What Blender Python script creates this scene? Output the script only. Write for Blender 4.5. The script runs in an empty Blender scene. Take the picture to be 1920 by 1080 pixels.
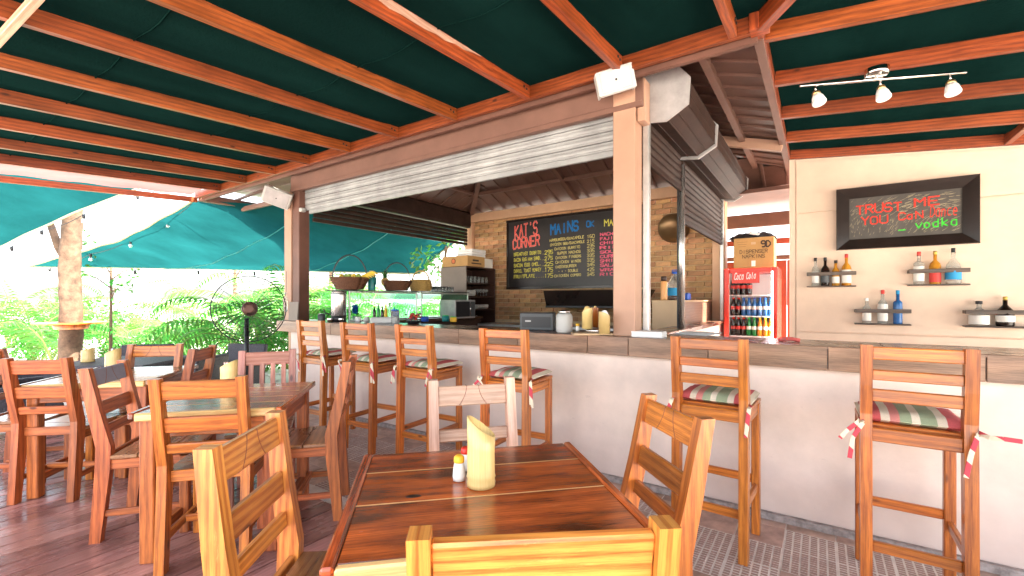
import bpy, math, random
from mathutils import Vector, Matrix
random.seed(11)
R = math.radians
PI = math.pi
SC = bpy.context.scene
COL = SC.collection

# ------------------------------------------------------------------ camera, world, sun, exposure
YAW = math.atan2(843.0, 1235.0)
CS, SN = math.cos(YAW), math.sin(YAW)
cam_d = bpy.data.cameras.new('camera')
cam = bpy.data.objects.new('camera', cam_d)
COL.objects.link(cam)
cam.location = (0, 0, 1.3)
cam.rotation_euler = (R(90), 0, YAW)
cam_d.sensor_width = 36
cam_d.lens = 36 * 843 / 1920.0
cam_d.shift_y = 23 / 1920.0
cam_d.clip_start = 0.02
cam_d.clip_end = 600
SC.camera = cam

SUN_EL, SUN_CAM_AZ = 58, -22      # azimuth measured ccw from the picture's right
az_w = R(SUN_CAM_AZ) + YAW       # world angle ccw from +X
w = bpy.data.worlds.new('World')
SC.world = w
w.use_nodes = True
nt = w.node_tree
sky = nt.nodes.new('ShaderNodeTexSky')
sky.sky_type = 'NISHITA'
sky.sun_disc = False
sky.sun_elevation = R(SUN_EL)
sky.sun_rotation = PI / 2 - az_w
sky.dust_density = 3.0
sky.ozone_density = 0.6
bg = nt.nodes['Background']
bg.inputs['Strength'].default_value = 0.15
hz = nt.nodes.new('ShaderNodeHueSaturation')      # hazy tropical sky: paler blue
hz.inputs['Saturation'].default_value = 0.45
nt.links.new(sky.outputs[0], hz.inputs['Color'])
nt.links.new(hz.outputs[0], bg.inputs[0])
sl = bpy.data.lights.new('sun', 'SUN')
sl.energy = 4.5
sl.angle = R(0.5)
sl.color = (1.0, 0.93, 0.82)
so = bpy.data.objects.new('sun', sl)
COL.objects.link(so)
sd = Vector((math.cos(az_w) * math.cos(R(SUN_EL)), math.sin(az_w) * math.cos(R(SUN_EL)), math.sin(R(SUN_EL))))
so.rotation_euler = sd.to_track_quat('Z', 'Y').to_euler()
so.location = (0, 0, 20)
SC.view_settings.view_transform = 'Standard'
SC.view_settings.look = 'None'
SC.view_settings.gamma = 1
SC.view_settings.exposure = 3.13
SC.cycles.max_bounces = 10
SC.cycles.diffuse_bounces = 6
SC.cycles.transparent_max_bounces = 12


def W(x, d, z=0.0):
    """picture-aligned ground coordinates (right, ahead) to world"""
    return Vector((CS * x - SN * d, SN * x + CS * d, z))


# ------------------------------------------------------------------ materials
def mat(name):
    m = bpy.data.materials.new(name)
    m.use_nodes = True
    n = m.node_tree
    b = n.nodes['Principled BSDF']
    return m, n, b


def plain(name, col, rough=0.6, metal=0.0, spec=0.5, trans=0.0, ior=1.45, alpha=1.0, noise=0.0, nscale=8.0, bump=0.0, emit=0.0):
    m, n, b = mat(name)
    b.inputs['Base Color'].default_value = (*col, 1)
    b.inputs['Roughness'].default_value = rough
    b.inputs['Metallic'].default_value = metal
    b.inputs['Specular IOR Level'].default_value = spec
    b.inputs['Transmission Weight'].default_value = trans
    b.inputs['IOR'].default_value = ior
    b.inputs['Alpha'].default_value = alpha
    if emit:
        b.inputs['Emission Color'].default_value = (*col, 1)
        b.inputs['Emission Strength'].default_value = emit
    if noise or bump:
        tc = n.nodes.new('ShaderNodeTexCoord')
        no = n.nodes.new('ShaderNodeTexNoise')
        no.inputs['Scale'].default_value = nscale
        no.inputs['Detail'].default_value = 6
        no.inputs['Roughness'].default_value = 0.65
        n.links.new(tc.outputs['Object'], no.inputs['Vector'])
        if noise:
            mr = n.nodes.new('ShaderNodeMapRange')
            mr.inputs[1].default_value = 0.3
            mr.inputs[2].default_value = 0.7
            mr.inputs[3].default_value = 1 - noise
            mr.inputs[4].default_value = 1 + noise * 0.6
            n.links.new(no.outputs[0], mr.inputs[0])
            hs = n.nodes.new('ShaderNodeHueSaturation')
            hs.inputs['Color'].default_value = (*col, 1)
            n.links.new(mr.outputs[0], hs.inputs['Value'])
            n.links.new(hs.outputs[0], b.inputs['Base Color'])
        if bump:
            bp = n.nodes.new('ShaderNodeBump')
            bp.inputs['Strength'].default_value = bump
            bp.inputs['Distance'].default_value = 0.01
            n.links.new(no.outputs[0], bp.inputs['Height'])
            n.links.new(bp.outputs[0], b.inputs['Normal'])
    return m


def wood(name, c1, c2, rough=0.35, knots=True, grain=1.0, var=0.18, coat=0.0, dirt=0.25, ring=.07):
    """c1 dark line colour, c2 light colour; UV in metres, u along the grain"""
    m, n, b = mat(name)
    L = n.links.new
    uv = n.nodes.new('ShaderNodeUVMap')
    oi = n.nodes.new('ShaderNodeObjectInfo')
    off = n.nodes.new('ShaderNodeVectorMath'); off.operation = 'SCALE'
    cmb = n.nodes.new('ShaderNodeCombineXYZ')
    L(oi.outputs['Random'], cmb.inputs[0]); L(oi.outputs['Random'], cmb.inputs[1])
    L(cmb.outputs[0], off.inputs[0]); off.inputs['Scale'].default_value = 37.0
    add = n.nodes.new('ShaderNodeVectorMath'); add.operation = 'ADD'
    L(uv.outputs[0], add.inputs[0]); L(off.outputs[0], add.inputs[1])
    # large warp
    mp = n.nodes.new('ShaderNodeMapping'); mp.inputs['Scale'].default_value = (1.3, 8, 1)
    L(add.outputs[0], mp.inputs[0])
    n1 = n.nodes.new('ShaderNodeTexNoise'); n1.inputs['Scale'].default_value = 1.3; n1.inputs['Detail'].default_value = 4
    L(mp.outputs[0], n1.inputs['Vector'])
    # rings
    mp2 = n.nodes.new('ShaderNodeMapping'); mp2.inputs['Scale'].default_value = (0.7, 210 * grain, 1)
    L(add.outputs[0], mp2.inputs[0])
    sep = n.nodes.new('ShaderNodeSeparateXYZ'); L(mp2.outputs[0], sep.inputs[0])
    ma = n.nodes.new('ShaderNodeMath'); ma.operation = 'MULTIPLY_ADD'; ma.inputs[1].default_value = 11.0
    L(n1.outputs[0], ma.inputs[0]); L(sep.outputs[1], ma.inputs[2])
    if knots:
        vo = n.nodes.new('ShaderNodeTexVoronoi'); vo.inputs['Scale'].default_value = 1.0
        mpk = n.nodes.new('ShaderNodeMapping'); mpk.inputs['Scale'].default_value = (2.2, 7.0, 1)
        L(add.outputs[0], mpk.inputs[0]); L(mpk.outputs[0], vo.inputs['Vector'])
        kd = n.nodes.new('ShaderNodeMapRange'); kd.inputs[1].default_value = 0.0; kd.inputs[2].default_value = 0.45
        kd.inputs[3].default_value = 3.5; kd.inputs[4].default_value = 0.0
        L(vo.outputs['Distance'], kd.inputs[0])
        ad2 = n.nodes.new('ShaderNodeMath'); L(ma.outputs[0], ad2.inputs[0]); L(kd.outputs[0], ad2.inputs[1])
        src = ad2
    else:
        src = ma
    sn = n.nodes.new('ShaderNodeMath'); sn.operation = 'SINE'
    L(src.outputs[0], sn.inputs[0])
    # fine fibres
    mp3 = n.nodes.new('ShaderNodeMapping'); mp3.inputs['Scale'].default_value = (5, 150, 1)
    L(add.outputs[0], mp3.inputs[0])
    n3 = n.nodes.new('ShaderNodeTexNoise'); n3.inputs['Scale'].default_value = 1.6; n3.inputs['Detail'].default_value = 5; n3.inputs['Roughness'].default_value = .7
    L(mp3.outputs[0], n3.inputs['Vector'])
    s1 = n.nodes.new('ShaderNodeMath'); s1.operation = 'MULTIPLY_ADD'; s1.inputs[1].default_value = ring; s1.inputs[2].default_value = 0.16
    L(sn.outputs[0], s1.inputs[0])
    s2 = n.nodes.new('ShaderNodeMath'); s2.operation = 'MULTIPLY_ADD'; s2.inputs[1].default_value = 0.75
    L(n3.outputs[0], s2.inputs[0]); L(s1.outputs[0], s2.inputs[2])
    cr = n.nodes.new('ShaderNodeValToRGB')
    cr.color_ramp.elements[0].position = 0.35; cr.color_ramp.elements[0].color = (*c1, 1)
    cr.color_ramp.elements[1].position = 0.65; cr.color_ramp.elements[1].color = (*c2, 1)
    L(s2.outputs[0], cr.inputs[0])
    # per-object and blotch variation
    nb = n.nodes.new('ShaderNodeTexNoise'); nb.inputs['Scale'].default_value = 5.0; nb.inputs['Detail'].default_value = 5
    mpb = n.nodes.new('ShaderNodeMapping'); mpb.inputs['Scale'].default_value = (0.6, 1.6, 1)
    L(add.outputs[0], mpb.inputs[0]); L(mpb.outputs[0], nb.inputs['Vector'])
    mr = n.nodes.new('ShaderNodeMapRange'); mr.inputs[1].default_value = 0.3; mr.inputs[2].default_value = 0.7
    mr.inputs[3].default_value = 1 - dirt; mr.inputs[4].default_value = 1 + dirt * 0.5
    L(nb.outputs[0], mr.inputs[0])
    mr2 = n.nodes.new('ShaderNodeMapRange'); mr2.inputs[3].default_value = 1 - var; mr2.inputs[4].default_value = 1 + var
    L(oi.outputs['Random'], mr2.inputs[0])
    mu = n.nodes.new('ShaderNodeMath'); mu.operation = 'MULTIPLY'
    L(mr.outputs[0], mu.inputs[0]); L(mr2.outputs[0], mu.inputs[1])
    hs = n.nodes.new('ShaderNodeHueSaturation')
    L(cr.outputs[0], hs.inputs['Color']); L(mu.outputs[0], hs.inputs['Value'])
    mr3 = n.nodes.new('ShaderNodeMapRange'); mr3.inputs[3].default_value = 0.494; mr3.inputs[4].default_value = 0.504
    nh = n.nodes.new('ShaderNodeMath'); nh.operation = 'MULTIPLY'; nh.inputs[1].default_value = 7.13
    fr = n.nodes.new('ShaderNodeMath'); fr.operation = 'FRACT'
    L(oi.outputs['Random'], nh.inputs[0]); L(nh.outputs[0], fr.inputs[0]); L(fr.outputs[0], mr3.inputs[0]); L(mr3.outputs[0], hs.inputs['Hue'])
    L(hs.outputs[0], b.inputs['Base Color'])
    rr = n.nodes.new('ShaderNodeMapRange'); rr.inputs[3].default_value = max(0.05, rough - 0.12); rr.inputs[4].default_value = rough + 0.18
    L(nb.outputs[0], rr.inputs[0]); L(rr.outputs[0], b.inputs['Roughness'])
    b.inputs['Coat Weight'].default_value = coat
    b.inputs['Coat Roughness'].default_value = 0.18
    if knots:      # small dark knots and nail marks
        vk = n.nodes.new('ShaderNodeTexVoronoi'); vk.inputs['Scale'].default_value = 1.0
        mk = n.nodes.new('ShaderNodeMapping'); mk.inputs['Scale'].default_value = (3.1, 8.0, 1)
        L(add.outputs[0], mk.inputs[0]); L(mk.outputs[0], vk.inputs['Vector'])
        kk = n.nodes.new('ShaderNodeMapRange'); kk.inputs[1].default_value = 0.05; kk.inputs[2].default_value = 0.10
        kk.inputs[3].default_value = 0.85; kk.inputs[4].default_value = 0.0
        L(vk.outputs['Distance'], kk.inputs[0])
        kx = n.nodes.new('ShaderNodeMix'); kx.data_type = 'RGBA'
        L(kk.outputs[0], kx.inputs[0]); L(hs.outputs[0], kx.inputs[6]); kx.inputs[7].default_value = (c1[0] * .25, c1[1] * .25, c1[2] * .3, 1)
        # worn pale patches where the varnish has gone
        nw = n.nodes.new('ShaderNodeTexNoise'); nw.inputs['Scale'].default_value = 2.2; nw.inputs['Detail'].default_value = 8; nw.inputs['Roughness'].default_value = .75
        mw_ = n.nodes.new('ShaderNodeMapping'); mw_.inputs['Scale'].default_value = (2.5, 14, 1)
        L(add.outputs[0], mw_.inputs[0]); L(mw_.outputs[0], nw.inputs['Vector'])
        wr_ = n.nodes.new('ShaderNodeMapRange'); wr_.inputs[1].default_value = 0.60; wr_.inputs[2].default_value = 0.72
        wr_.inputs[3].default_value = 0.0; wr_.inputs[4].default_value = 0.45
        L(nw.outputs[0], wr_.inputs[0])
        wx = n.nodes.new('ShaderNodeMix'); wx.data_type = 'RGBA'
        L(wr_.outputs[0], wx.inputs[0]); L(kx.outputs[2], wx.inputs[6]); wx.inputs[7].default_value = (min(.8, c2[0] * 1.25), min(.7, c2[1] * 1.7 + .03), min(.6, c2[2] * 2.2 + .03), 1)
        L(wx.outputs[2], b.inputs['Base Color'])
    bp = n.nodes.new('ShaderNodeBump'); bp.inputs['Strength'].default_value = 0.35; bp.inputs['Distance'].default_value = 0.002
    L(s2.outputs[0], bp.inputs['Height']); L(bp.outputs[0], b.inputs['Normal'])
    return m


def stripes(name):
    m, n, b = mat(name)
    tc = n.nodes.new('ShaderNodeTexCoord')
    sp = n.nodes.new('ShaderNodeSeparateXYZ')
    n.links.new(tc.outputs['Object'], sp.inputs[0])
    mr = n.nodes.new('ShaderNodeMapRange')
    mr.inputs[1].default_value = -0.2; mr.inputs[2].default_value = 0.2
    n.links.new(sp.outputs[0], mr.inputs[0])
    cr = n.nodes.new('ShaderNodeValToRGB')
    cr.color_ramp.interpolation = 'CONSTANT'
    red, cream, green, pink = (.60, .11, .11), (.76, .66, .50), (.33, .38, .23), (.66, .24, .20)
    seq = [(0, cream), (.07, red), (.22, cream), (.30, pink), (.38, green), (.48, cream), (.55, green), (.68, cream), (.76, red), (.90, cream)]
    e = cr.color_ramp.elements
    e[0].position = 0; e[0].color = (*cream, 1)
    e[1].position = .07; e[1].color = (*red, 1)
    for p, c in seq[2:]:
        q = e.new(p); q.color = (*c, 1)
    n.links.new(mr.outputs[0], cr.inputs[0])
    no = n.nodes.new('ShaderNodeTexNoise'); no.inputs['Scale'].default_value = 220
    n.links.new(tc.outputs['Object'], no.inputs['Vector'])
    hs = n.nodes.new('ShaderNodeHueSaturation')
    mm = n.nodes.new('ShaderNodeMapRange'); mm.inputs[3].default_value = .8; mm.inputs[4].default_value = 1.15
    n.links.new(no.outputs[0], mm.inputs[0]); n.links.new(mm.outputs[0], hs.inputs['Value'])
    n.links.new(cr.outputs[0], hs.inputs['Color']); n.links.new(hs.outputs[0], b.inputs['Base Color'])
    b.inputs['Roughness'].default_value = 0.9
    bp = n.nodes.new('ShaderNodeBump'); bp.inputs['Strength'].default_value = .3; bp.inputs['Distance'].default_value = .002
    n.links.new(no.outputs[0], bp.inputs['Height']); n.links.new(bp.outputs[0], b.inputs['Normal'])
    return m


def leafmat(name, c, tr=0.45, hvar=.03):
    m = bpy.data.materials.new(name); m.use_nodes = True
    n = m.node_tree; n.nodes.clear()
    o = n.nodes.new('ShaderNodeOutputMaterial')
    ge = n.nodes.new('ShaderNodeNewGeometry')
    hs = n.nodes.new('ShaderNodeHueSaturation'); hs.inputs['Color'].default_value = (*c, 1)
    mr = n.nodes.new('ShaderNodeMapRange'); mr.inputs[3].default_value = .55; mr.inputs[4].default_value = 1.6
    n.links.new(ge.outputs['Random Per Island'], mr.inputs[0]); n.links.new(mr.outputs[0], hs.inputs['Value'])
    m2 = n.nodes.new('ShaderNodeMapRange'); m2.inputs[3].default_value = .5 - hvar; m2.inputs[4].default_value = .5 + hvar
    n.links.new(ge.outputs['Random Per Island'], m2.inputs[0]); n.links.new(m2.outputs[0], hs.inputs['Hue'])
    d = n.nodes.new('ShaderNodeBsdfPrincipled'); d.inputs['Roughness'].default_value = .5
    t = n.nodes.new('ShaderNodeBsdfTranslucent')
    mx = n.nodes.new('ShaderNodeMixShader'); mx.inputs[0].default_value = tr
    n.links.new(hs.outputs[0], d.inputs['Base Color']); n.links.new(hs.outputs[0], t.inputs['Color'])
    n.links.new(d.outputs[0], mx.inputs[1]); n.links.new(t.outputs[0], mx.inputs[2])
    n.links.new(mx.outputs[0], o.inputs[0])
    return m


def clothmat(name, c, tr, weave=60.0, blot=.25, fold=None):
    m = bpy.data.materials.new(name); m.use_nodes = True
    n = m.node_tree; n.nodes.clear()
    o = n.nodes.new('ShaderNodeOutputMaterial')
    tc = n.nodes.new('ShaderNodeTexCoord')
    no = n.nodes.new('ShaderNodeTexNoise'); no.inputs['Scale'].default_value = 1.4; no.inputs['Detail'].default_value = 7; no.inputs['Roughness'].default_value = .62
    mp = n.nodes.new('ShaderNodeMapping'); mp.inputs['Scale'].default_value = (1.0, .35, 1)
    n.links.new(tc.outputs['Object'], mp.inputs[0]); n.links.new(mp.outputs[0], no.inputs['Vector'])
    mr = n.nodes.new('ShaderNodeMapRange'); mr.inputs[1].default_value = .3; mr.inputs[2].default_value = .7
    mr.inputs[3].default_value = 1 - blot; mr.inputs[4].default_value = 1 + blot
    n.links.new(no.outputs[0], mr.inputs[0])
    hs = n.nodes.new('ShaderNodeHueSaturation'); hs.inputs['Color'].default_value = (*c, 1)
    n.links.new(mr.outputs[0], hs.inputs['Value'])
    d = n.nodes.new('ShaderNodeBsdfDiffuse'); t = n.nodes.new('ShaderNodeBsdfTranslucent')
    n.links.new(hs.outputs[0], d.inputs['Color']); n.links.new(hs.outputs[0], t.inputs['Color'])
    n2 = n.nodes.new('ShaderNodeTexNoise'); n2.inputs['Scale'].default_value = weave
    n.links.new(tc.outputs['Object'], n2.inputs['Vector'])
    bp = n.nodes.new('ShaderNodeBump'); bp.inputs['Strength'].default_value = .3; bp.inputs['Distance'].default_value = .01
    n.links.new(n2.outputs[0], bp.inputs['Height']); n.links.new(bp.outputs[0], d.inputs['Normal'])
    mx = n.nodes.new('ShaderNodeMixShader'); mx.inputs[0].default_value = tr
    n.links.new(d.outputs[0], mx.inputs[1]); n.links.new(t.outputs[0], mx.inputs[2])
    n.links.new(mx.outputs[0], o.inputs[0])
    return m


def randval(m, lo, hi, hue=0.0):
    """multiply the base colour by a per-object random value"""
    n = m.node_tree; b = n.nodes['Principled BSDF']
    oi = n.nodes.new('ShaderNodeObjectInfo')
    hs = n.nodes.new('ShaderNodeHueSaturation')
    inp = b.inputs['Base Color']
    if inp.is_linked:
        n.links.new(inp.links[0].from_socket, hs.inputs['Color'])
    else:
        hs.inputs['Color'].default_value = inp.default_value
    mr = n.nodes.new('ShaderNodeMapRange'); mr.inputs[3].default_value = lo; mr.inputs[4].default_value = hi
    n.links.new(oi.outputs['Random'], mr.inputs[0]); n.links.new(mr.outputs[0], hs.inputs['Value'])
    if hue:
        k = n.nodes.new('ShaderNodeMath'); k.operation = 'MULTIPLY'; k.inputs[1].default_value = 9.7
        f = n.nodes.new('ShaderNodeMath'); f.operation = 'FRACT'
        n.links.new(oi.outputs['Random'], k.inputs[0]); n.links.new(k.outputs[0], f.inputs[0])
        mh = n.nodes.new('ShaderNodeMapRange'); mh.inputs[3].default_value = .5 - hue; mh.inputs[4].default_value = .5 + hue
        n.links.new(f.outputs[0], mh.inputs[0]); n.links.new(mh.outputs[0], hs.inputs['Hue'])
    n.links.new(hs.outputs[0], inp)
    return m


def wallmat(name, c, low=None, zsplit=.45, stain=.12):
    """painted masonry: blotches, scuffs and a darker second colour mixed in unevenly near the floor"""
    m, n, b = mat(name)
    L = n.links.new
    tc = n.nodes.new('ShaderNodeTexCoord')
    no = n.nodes.new('ShaderNodeTexNoise'); no.inputs['Scale'].default_value = 2.2; no.inputs['Detail'].default_value = 8; no.inputs['Roughness'].default_value = .6
    L(tc.outputs['Object'], no.inputs['Vector'])
    mr = n.nodes.new('ShaderNodeMapRange'); mr.inputs[1].default_value = .3; mr.inputs[2].default_value = .7
    mr.inputs[3].default_value = 1 - stain; mr.inputs[4].default_value = 1 + stain * .5
    L(no.outputs[0], mr.inputs[0])
    hs = n.nodes.new('ShaderNodeHueSaturation'); hs.inputs['Color'].default_value = (*c, 1)
    L(mr.outputs[0], hs.inputs['Value'])
    out = hs
    if low:
        sp = n.nodes.new('ShaderNodeSeparateXYZ'); L(tc.outputs['Object'], sp.inputs[0])
        n4 = n.nodes.new('ShaderNodeTexNoise'); n4.inputs['Scale'].default_value = 3.5; n4.inputs['Detail'].default_value = 6
        L(tc.outputs['Object'], n4.inputs['Vector'])
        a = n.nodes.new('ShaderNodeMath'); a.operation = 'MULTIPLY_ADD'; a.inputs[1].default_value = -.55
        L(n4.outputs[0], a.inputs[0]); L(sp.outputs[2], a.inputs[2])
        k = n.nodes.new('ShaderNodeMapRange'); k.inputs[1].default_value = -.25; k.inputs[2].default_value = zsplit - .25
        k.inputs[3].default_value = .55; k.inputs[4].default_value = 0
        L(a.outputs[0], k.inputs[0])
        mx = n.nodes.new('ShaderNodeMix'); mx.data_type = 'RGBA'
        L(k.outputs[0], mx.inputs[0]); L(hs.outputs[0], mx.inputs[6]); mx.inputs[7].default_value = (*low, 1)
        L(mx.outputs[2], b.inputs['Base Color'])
    else:
        L(hs.outputs[0], b.inputs['Base Color'])
    src_ = b.inputs['Base Color'].links[0].from_socket
    msc = n.nodes.new('ShaderNodeMapping'); msc.inputs['Scale'].default_value = (9, 9, 22)
    L(tc.outputs['Object'], msc.inputs[0])
    nsc = n.nodes.new('ShaderNodeTexNoise'); nsc.inputs['Scale'].default_value = 1.0; nsc.inputs['Detail'].default_value = 9; nsc.inputs['Roughness'].default_value = .7
    L(msc.outputs[0], nsc.inputs['Vector'])
    rsc = n.nodes.new('ShaderNodeMapRange'); rsc.inputs[1].default_value = .62; rsc.inputs[2].default_value = .72; rsc.inputs[3].default_value = 0; rsc.inputs[4].default_value = .35 if low and zsplit > .5 else .15
    L(nsc.outputs[0], rsc.inputs[0])
    xsc = n.nodes.new('ShaderNodeMix'); xsc.data_type = 'RGBA'
    L(rsc.outputs[0], xsc.inputs[0]); L(src_, xsc.inputs[6]); xsc.inputs[7].default_value = (.38, .28, .24, 1)
    L(xsc.outputs[2], b.inputs['Base Color'])
    b.inputs['Roughness'].default_value = .55
    n5 = n.nodes.new('ShaderNodeTexNoise'); n5.inputs['Scale'].default_value = 14; n5.inputs['Detail'].default_value = 6
    L(tc.outputs['Object'], n5.inputs['Vector'])
    bp = n.nodes.new('ShaderNodeBump'); bp.inputs['Strength'].default_value = .25; bp.inputs['Distance'].default_value = .01
    L(n5.outputs[0], bp.inputs['Height']); L(bp.outputs[0], b.inputs['Normal'])
    return m


M = {}
M['rafter'] = wood('rafter wood', (.10, .015, .003), (.36, .078, .013), .42, dirt=.35, coat=.15)
M['brownwood'] = wood('old brown wood', (.12, .035, .015), (.30, .10, .045), .5)
M['w_orange'] = wood('orange varnished pine', (.22, .042, .005), (.62, .19, .026), .34, coat=.3, dirt=.35)
M['w_red'] = wood('red varnished wood', (.15, .028, .006), (.50, .135, .030), .42, coat=.15, dirt=.35)
M['w_gold'] = wood('golden pine', (.42, .10, .014), (.74, .30, .055), .33, coat=.3, grain=1.3, dirt=.4, ring=.11)
M['w_pale'] = wood('pale washed pine', (.50, .25, .15), (.74, .47, .33), .45, coat=.15, dirt=.3)
M['w_pinkred'] = wood('sun bleached red wood', (.38, .11, .07), (.62, .27, .19), .45, coat=.15)
M['table'] = wood('table top wood', (.09, .010, .002), (.58, .115, .016), .18, coat=.6, grain=.45, dirt=.85, var=.06, ring=.05)
M['tedge'] = wood('raw table edge', (.55, .27, .08), (.80, .50, .20), .35, coat=.3, dirt=.2)
M['seat'] = wood('seat wood', (.16, .05, .02), (.42, .19, .07), .25, coat=.5, dirt=.5)
M['deck'] = wood('painted deck board', (.17, .068, .056), (.37, .175, .145), .24, knots=False, coat=.35, dirt=.5, var=.35, ring=.03)
M['countertile'] = wood('wood look tile', (.14, .075, .042), (.38, .215, .13), .35, knots=False, grain=.3, dirt=.3, var=.05)
M['countertop'] = wood('wood look top tile', (.09, .045, .028), (.22, .11, .065), .25, knots=False, grain=.6, dirt=.35, coat=.3)
M['shelfwood'] = wood('dark shelf wood', (.05, .035, .025), (.17, .12, .09), .5, dirt=.4)
M['bamboo'] = wood('bamboo', (.60, .40, .12), (.78, .58, .24), .35, knots=False, grain=2, coat=.2, dirt=.25, ring=.02)
M['trunk'] = plain('tree bark', (.13, .078, .048), .9, noise=.6, nscale=9, bump=1.0)
M['green'] = clothmat('dark green canopy cloth', (.0042, .018, .0155), .02, blot=.35)
M['sail'] = clothmat('teal shade sail cloth', (.009, .078, .082), .42, blot=.3)
M['hem'] = plain('sail hem', (.45, .42, .25), .8)
M['pinktarp'] = clothmat('pink tarp edge', (.34, .13, .12), .3, blot=.3)
M['wallpaint'] = wallmat('cream pink paint', (.74, .55, .41), (.46, .30, .22), .40, .13)
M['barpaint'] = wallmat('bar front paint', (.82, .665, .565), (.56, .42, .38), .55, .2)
M['beam'] = plain('brown pink beam paint', (.165, .082, .058), .5, noise=.2, nscale=3, bump=.2)
M['beamdark'] = plain('dark brown beam paint', (.13, .055, .036), .55, noise=.25, nscale=4, bump=.2)
M['pillar'] = plain('pillar paint', (.44, .25, .165), .45, noise=.12, nscale=3, bump=.15)
M['peach'] = plain('peach beam paint', (.62, .37, .22), .5, noise=.12, nscale=3)
M['roofsheet'] = plain('roof sheet', (.15, .078, .058), .45, noise=.3, nscale=2.5)
M['steel'] = plain('galvanised steel', (.62, .62, .60), .38, metal=.75, noise=.25, nscale=5, bump=.1)
M['slat_light'] = plain('pale shutter slat', (.34, .345, .34), .45, metal=.2, noise=.4, nscale=2.2)
M['slat_dark'] = plain('brown shutter slat', (.036, .019, .014), .55, noise=.4, nscale=7, bump=.15, spec=.2)
M['boxplate'] = plain('shutter box end plate', (.42, .40, .39), .4, metal=.3, noise=.3, nscale=5)
M['chrome'] = plain('chrome', (.75, .73, .70), .16, metal=1)
M['brass'] = plain('brass', (.55, .40, .18), .3, metal=1)
M['white'] = plain('white plastic', (.50, .49, .46), .4, noise=.08, nscale=4)
M['paper'] = plain('white paper', (.85, .84, .82), .8)
M['black'] = plain('black plastic', (.018, .018, .02), .4)
M['blackmetal'] = plain('black metal', (.03, .03, .032), .4, metal=.4)
M['greyplastic'] = plain('dark grey plastic', (.07, .075, .078), .45, noise=.15)
M['rattan'] = plain('dark rattan', (.055, .05, .06), .55, noise=.5, nscale=60, bump=.8)
M['rattancush'] = plain('grey cushion', (.25, .25, .30), .9, noise=.15)
M['cab'] = plain('dark cabinet', (.055, .025, .018), .4, noise=.3, nscale=6)
M['cabside'] = plain('grey brown panel', (.20, .155, .12), .5, noise=.15, nscale=3)
M['cupboard'] = plain('tan laminate', (.56, .38, .22), .5, noise=.1, nscale=3)
M['cupside'] = wood('brown laminate side', (.20, .10, .06), (.33, .19, .12), .4, knots=False)
M['card'] = plain('cardboard', (.50, .29, .11), .8, noise=.12, nscale=6)
M['carddark'] = plain('cardboard print', (.06, .04, .03), .8)
M['red'] = plain('red enamel', (.62, .035, .018), .25, noise=.08)
M['redwall'] = plain('red plank wall', (.24, .035, .014), .5, noise=.25, nscale=5)
M['chalkblack'] = plain('blackboard', (.018, .014, .013), .35, noise=.5, nscale=3)
M['gloss_black'] = plain('gloss black lacquer', (.022, .016, .014), .18, noise=.3, nscale=3)
M['ch_red'] = plain('red chalk', (.72, .05, .03), .9, noise=.45, nscale=45)
M['ch_pink'] = plain('pink chalk', (.75, .12, .20), .9, noise=.45, nscale=45)
M['ch_palered'] = plain('pale red chalk', (.80, .26, .22), .9, noise=.45, nscale=45)
M['ch_yellow'] = plain('yellow chalk', (.75, .68, .10), .9, noise=.45, nscale=45)
M['ch_cream'] = plain('cream chalk', (.62, .52, .18), .9, noise=.45, nscale=45)
M['ch_blue'] = plain('blue chalk', (.01, .14, .38), .9, noise=.45, nscale=45)
M['ch_green'] = plain('green chalk', (.05, .60, .04), .9, noise=.45, nscale=45)
M['ch_tan'] = plain('tan scratch', (.38, .32, .20), .9)
M['slate'] = plain('grey slate', (.075, .065, .055), .6, noise=.3)
M['glass'] = plain('pane glass', (.85, .95, .92), .03, trans=1, ior=1.05, spec=.6)
M['glassgreen'] = plain('green tinted glass', (.62, .86, .74), .05, trans=1, ior=1.1)
M['bottleclear'] = plain('clear bottle glass', (.85, .88, .86), .06, trans=.85, ior=1.2)
M['amber'] = plain('amber liquor', (.82, .40, .05), .08, trans=.5, ior=1.3)
M['bottledark'] = plain('dark bottle glass', (.015, .008, .006), .08)
M['bottleblue'] = plain('blue bottle glass', (.03, .16, .45), .1, trans=.3)
M['bottlegreen'] = plain('green bottle glass', (.01, .22, .04), .1, trans=.3)
M['orangeliq'] = plain('orange soda', (.80, .26, .01), .1, trans=.3)
M['label_w'] = plain('white label', (.75, .72, .66), .7)
M['label_b'] = plain('blue label', (.02, .28, .55), .6)
M['label_r'] = plain('red label', (.60, .05, .04), .6)
M['gold'] = plain('gold cap', (.62, .42, .10), .3, metal=.7)
M['blue'] = plain('blue plastic', (.015, .09, .45), .35)
M['teal'] = plain('teal plastic', (.01, .20, .20), .35)
M['yellow'] = plain('yellow plastic', (.80, .45, .03), .4)
M['greenplastic'] = plain('green plastic', (.03, .42, .08), .35)
M['basket'] = plain('dark wicker', (.14, .055, .025), .6, noise=.5, nscale=70, bump=1)
M['basket2'] = plain('straw wicker', (.52, .33, .10), .65, noise=.4, nscale=70, bump=1)
M['banana'] = plain('banana', (.75, .52, .06), .5, noise=.15)
M['fruit_g'] = plain('green fruit', (.30, .40, .07), .5, noise=.2)
M['cushion'] = stripes('striped cushion cloth')
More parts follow.
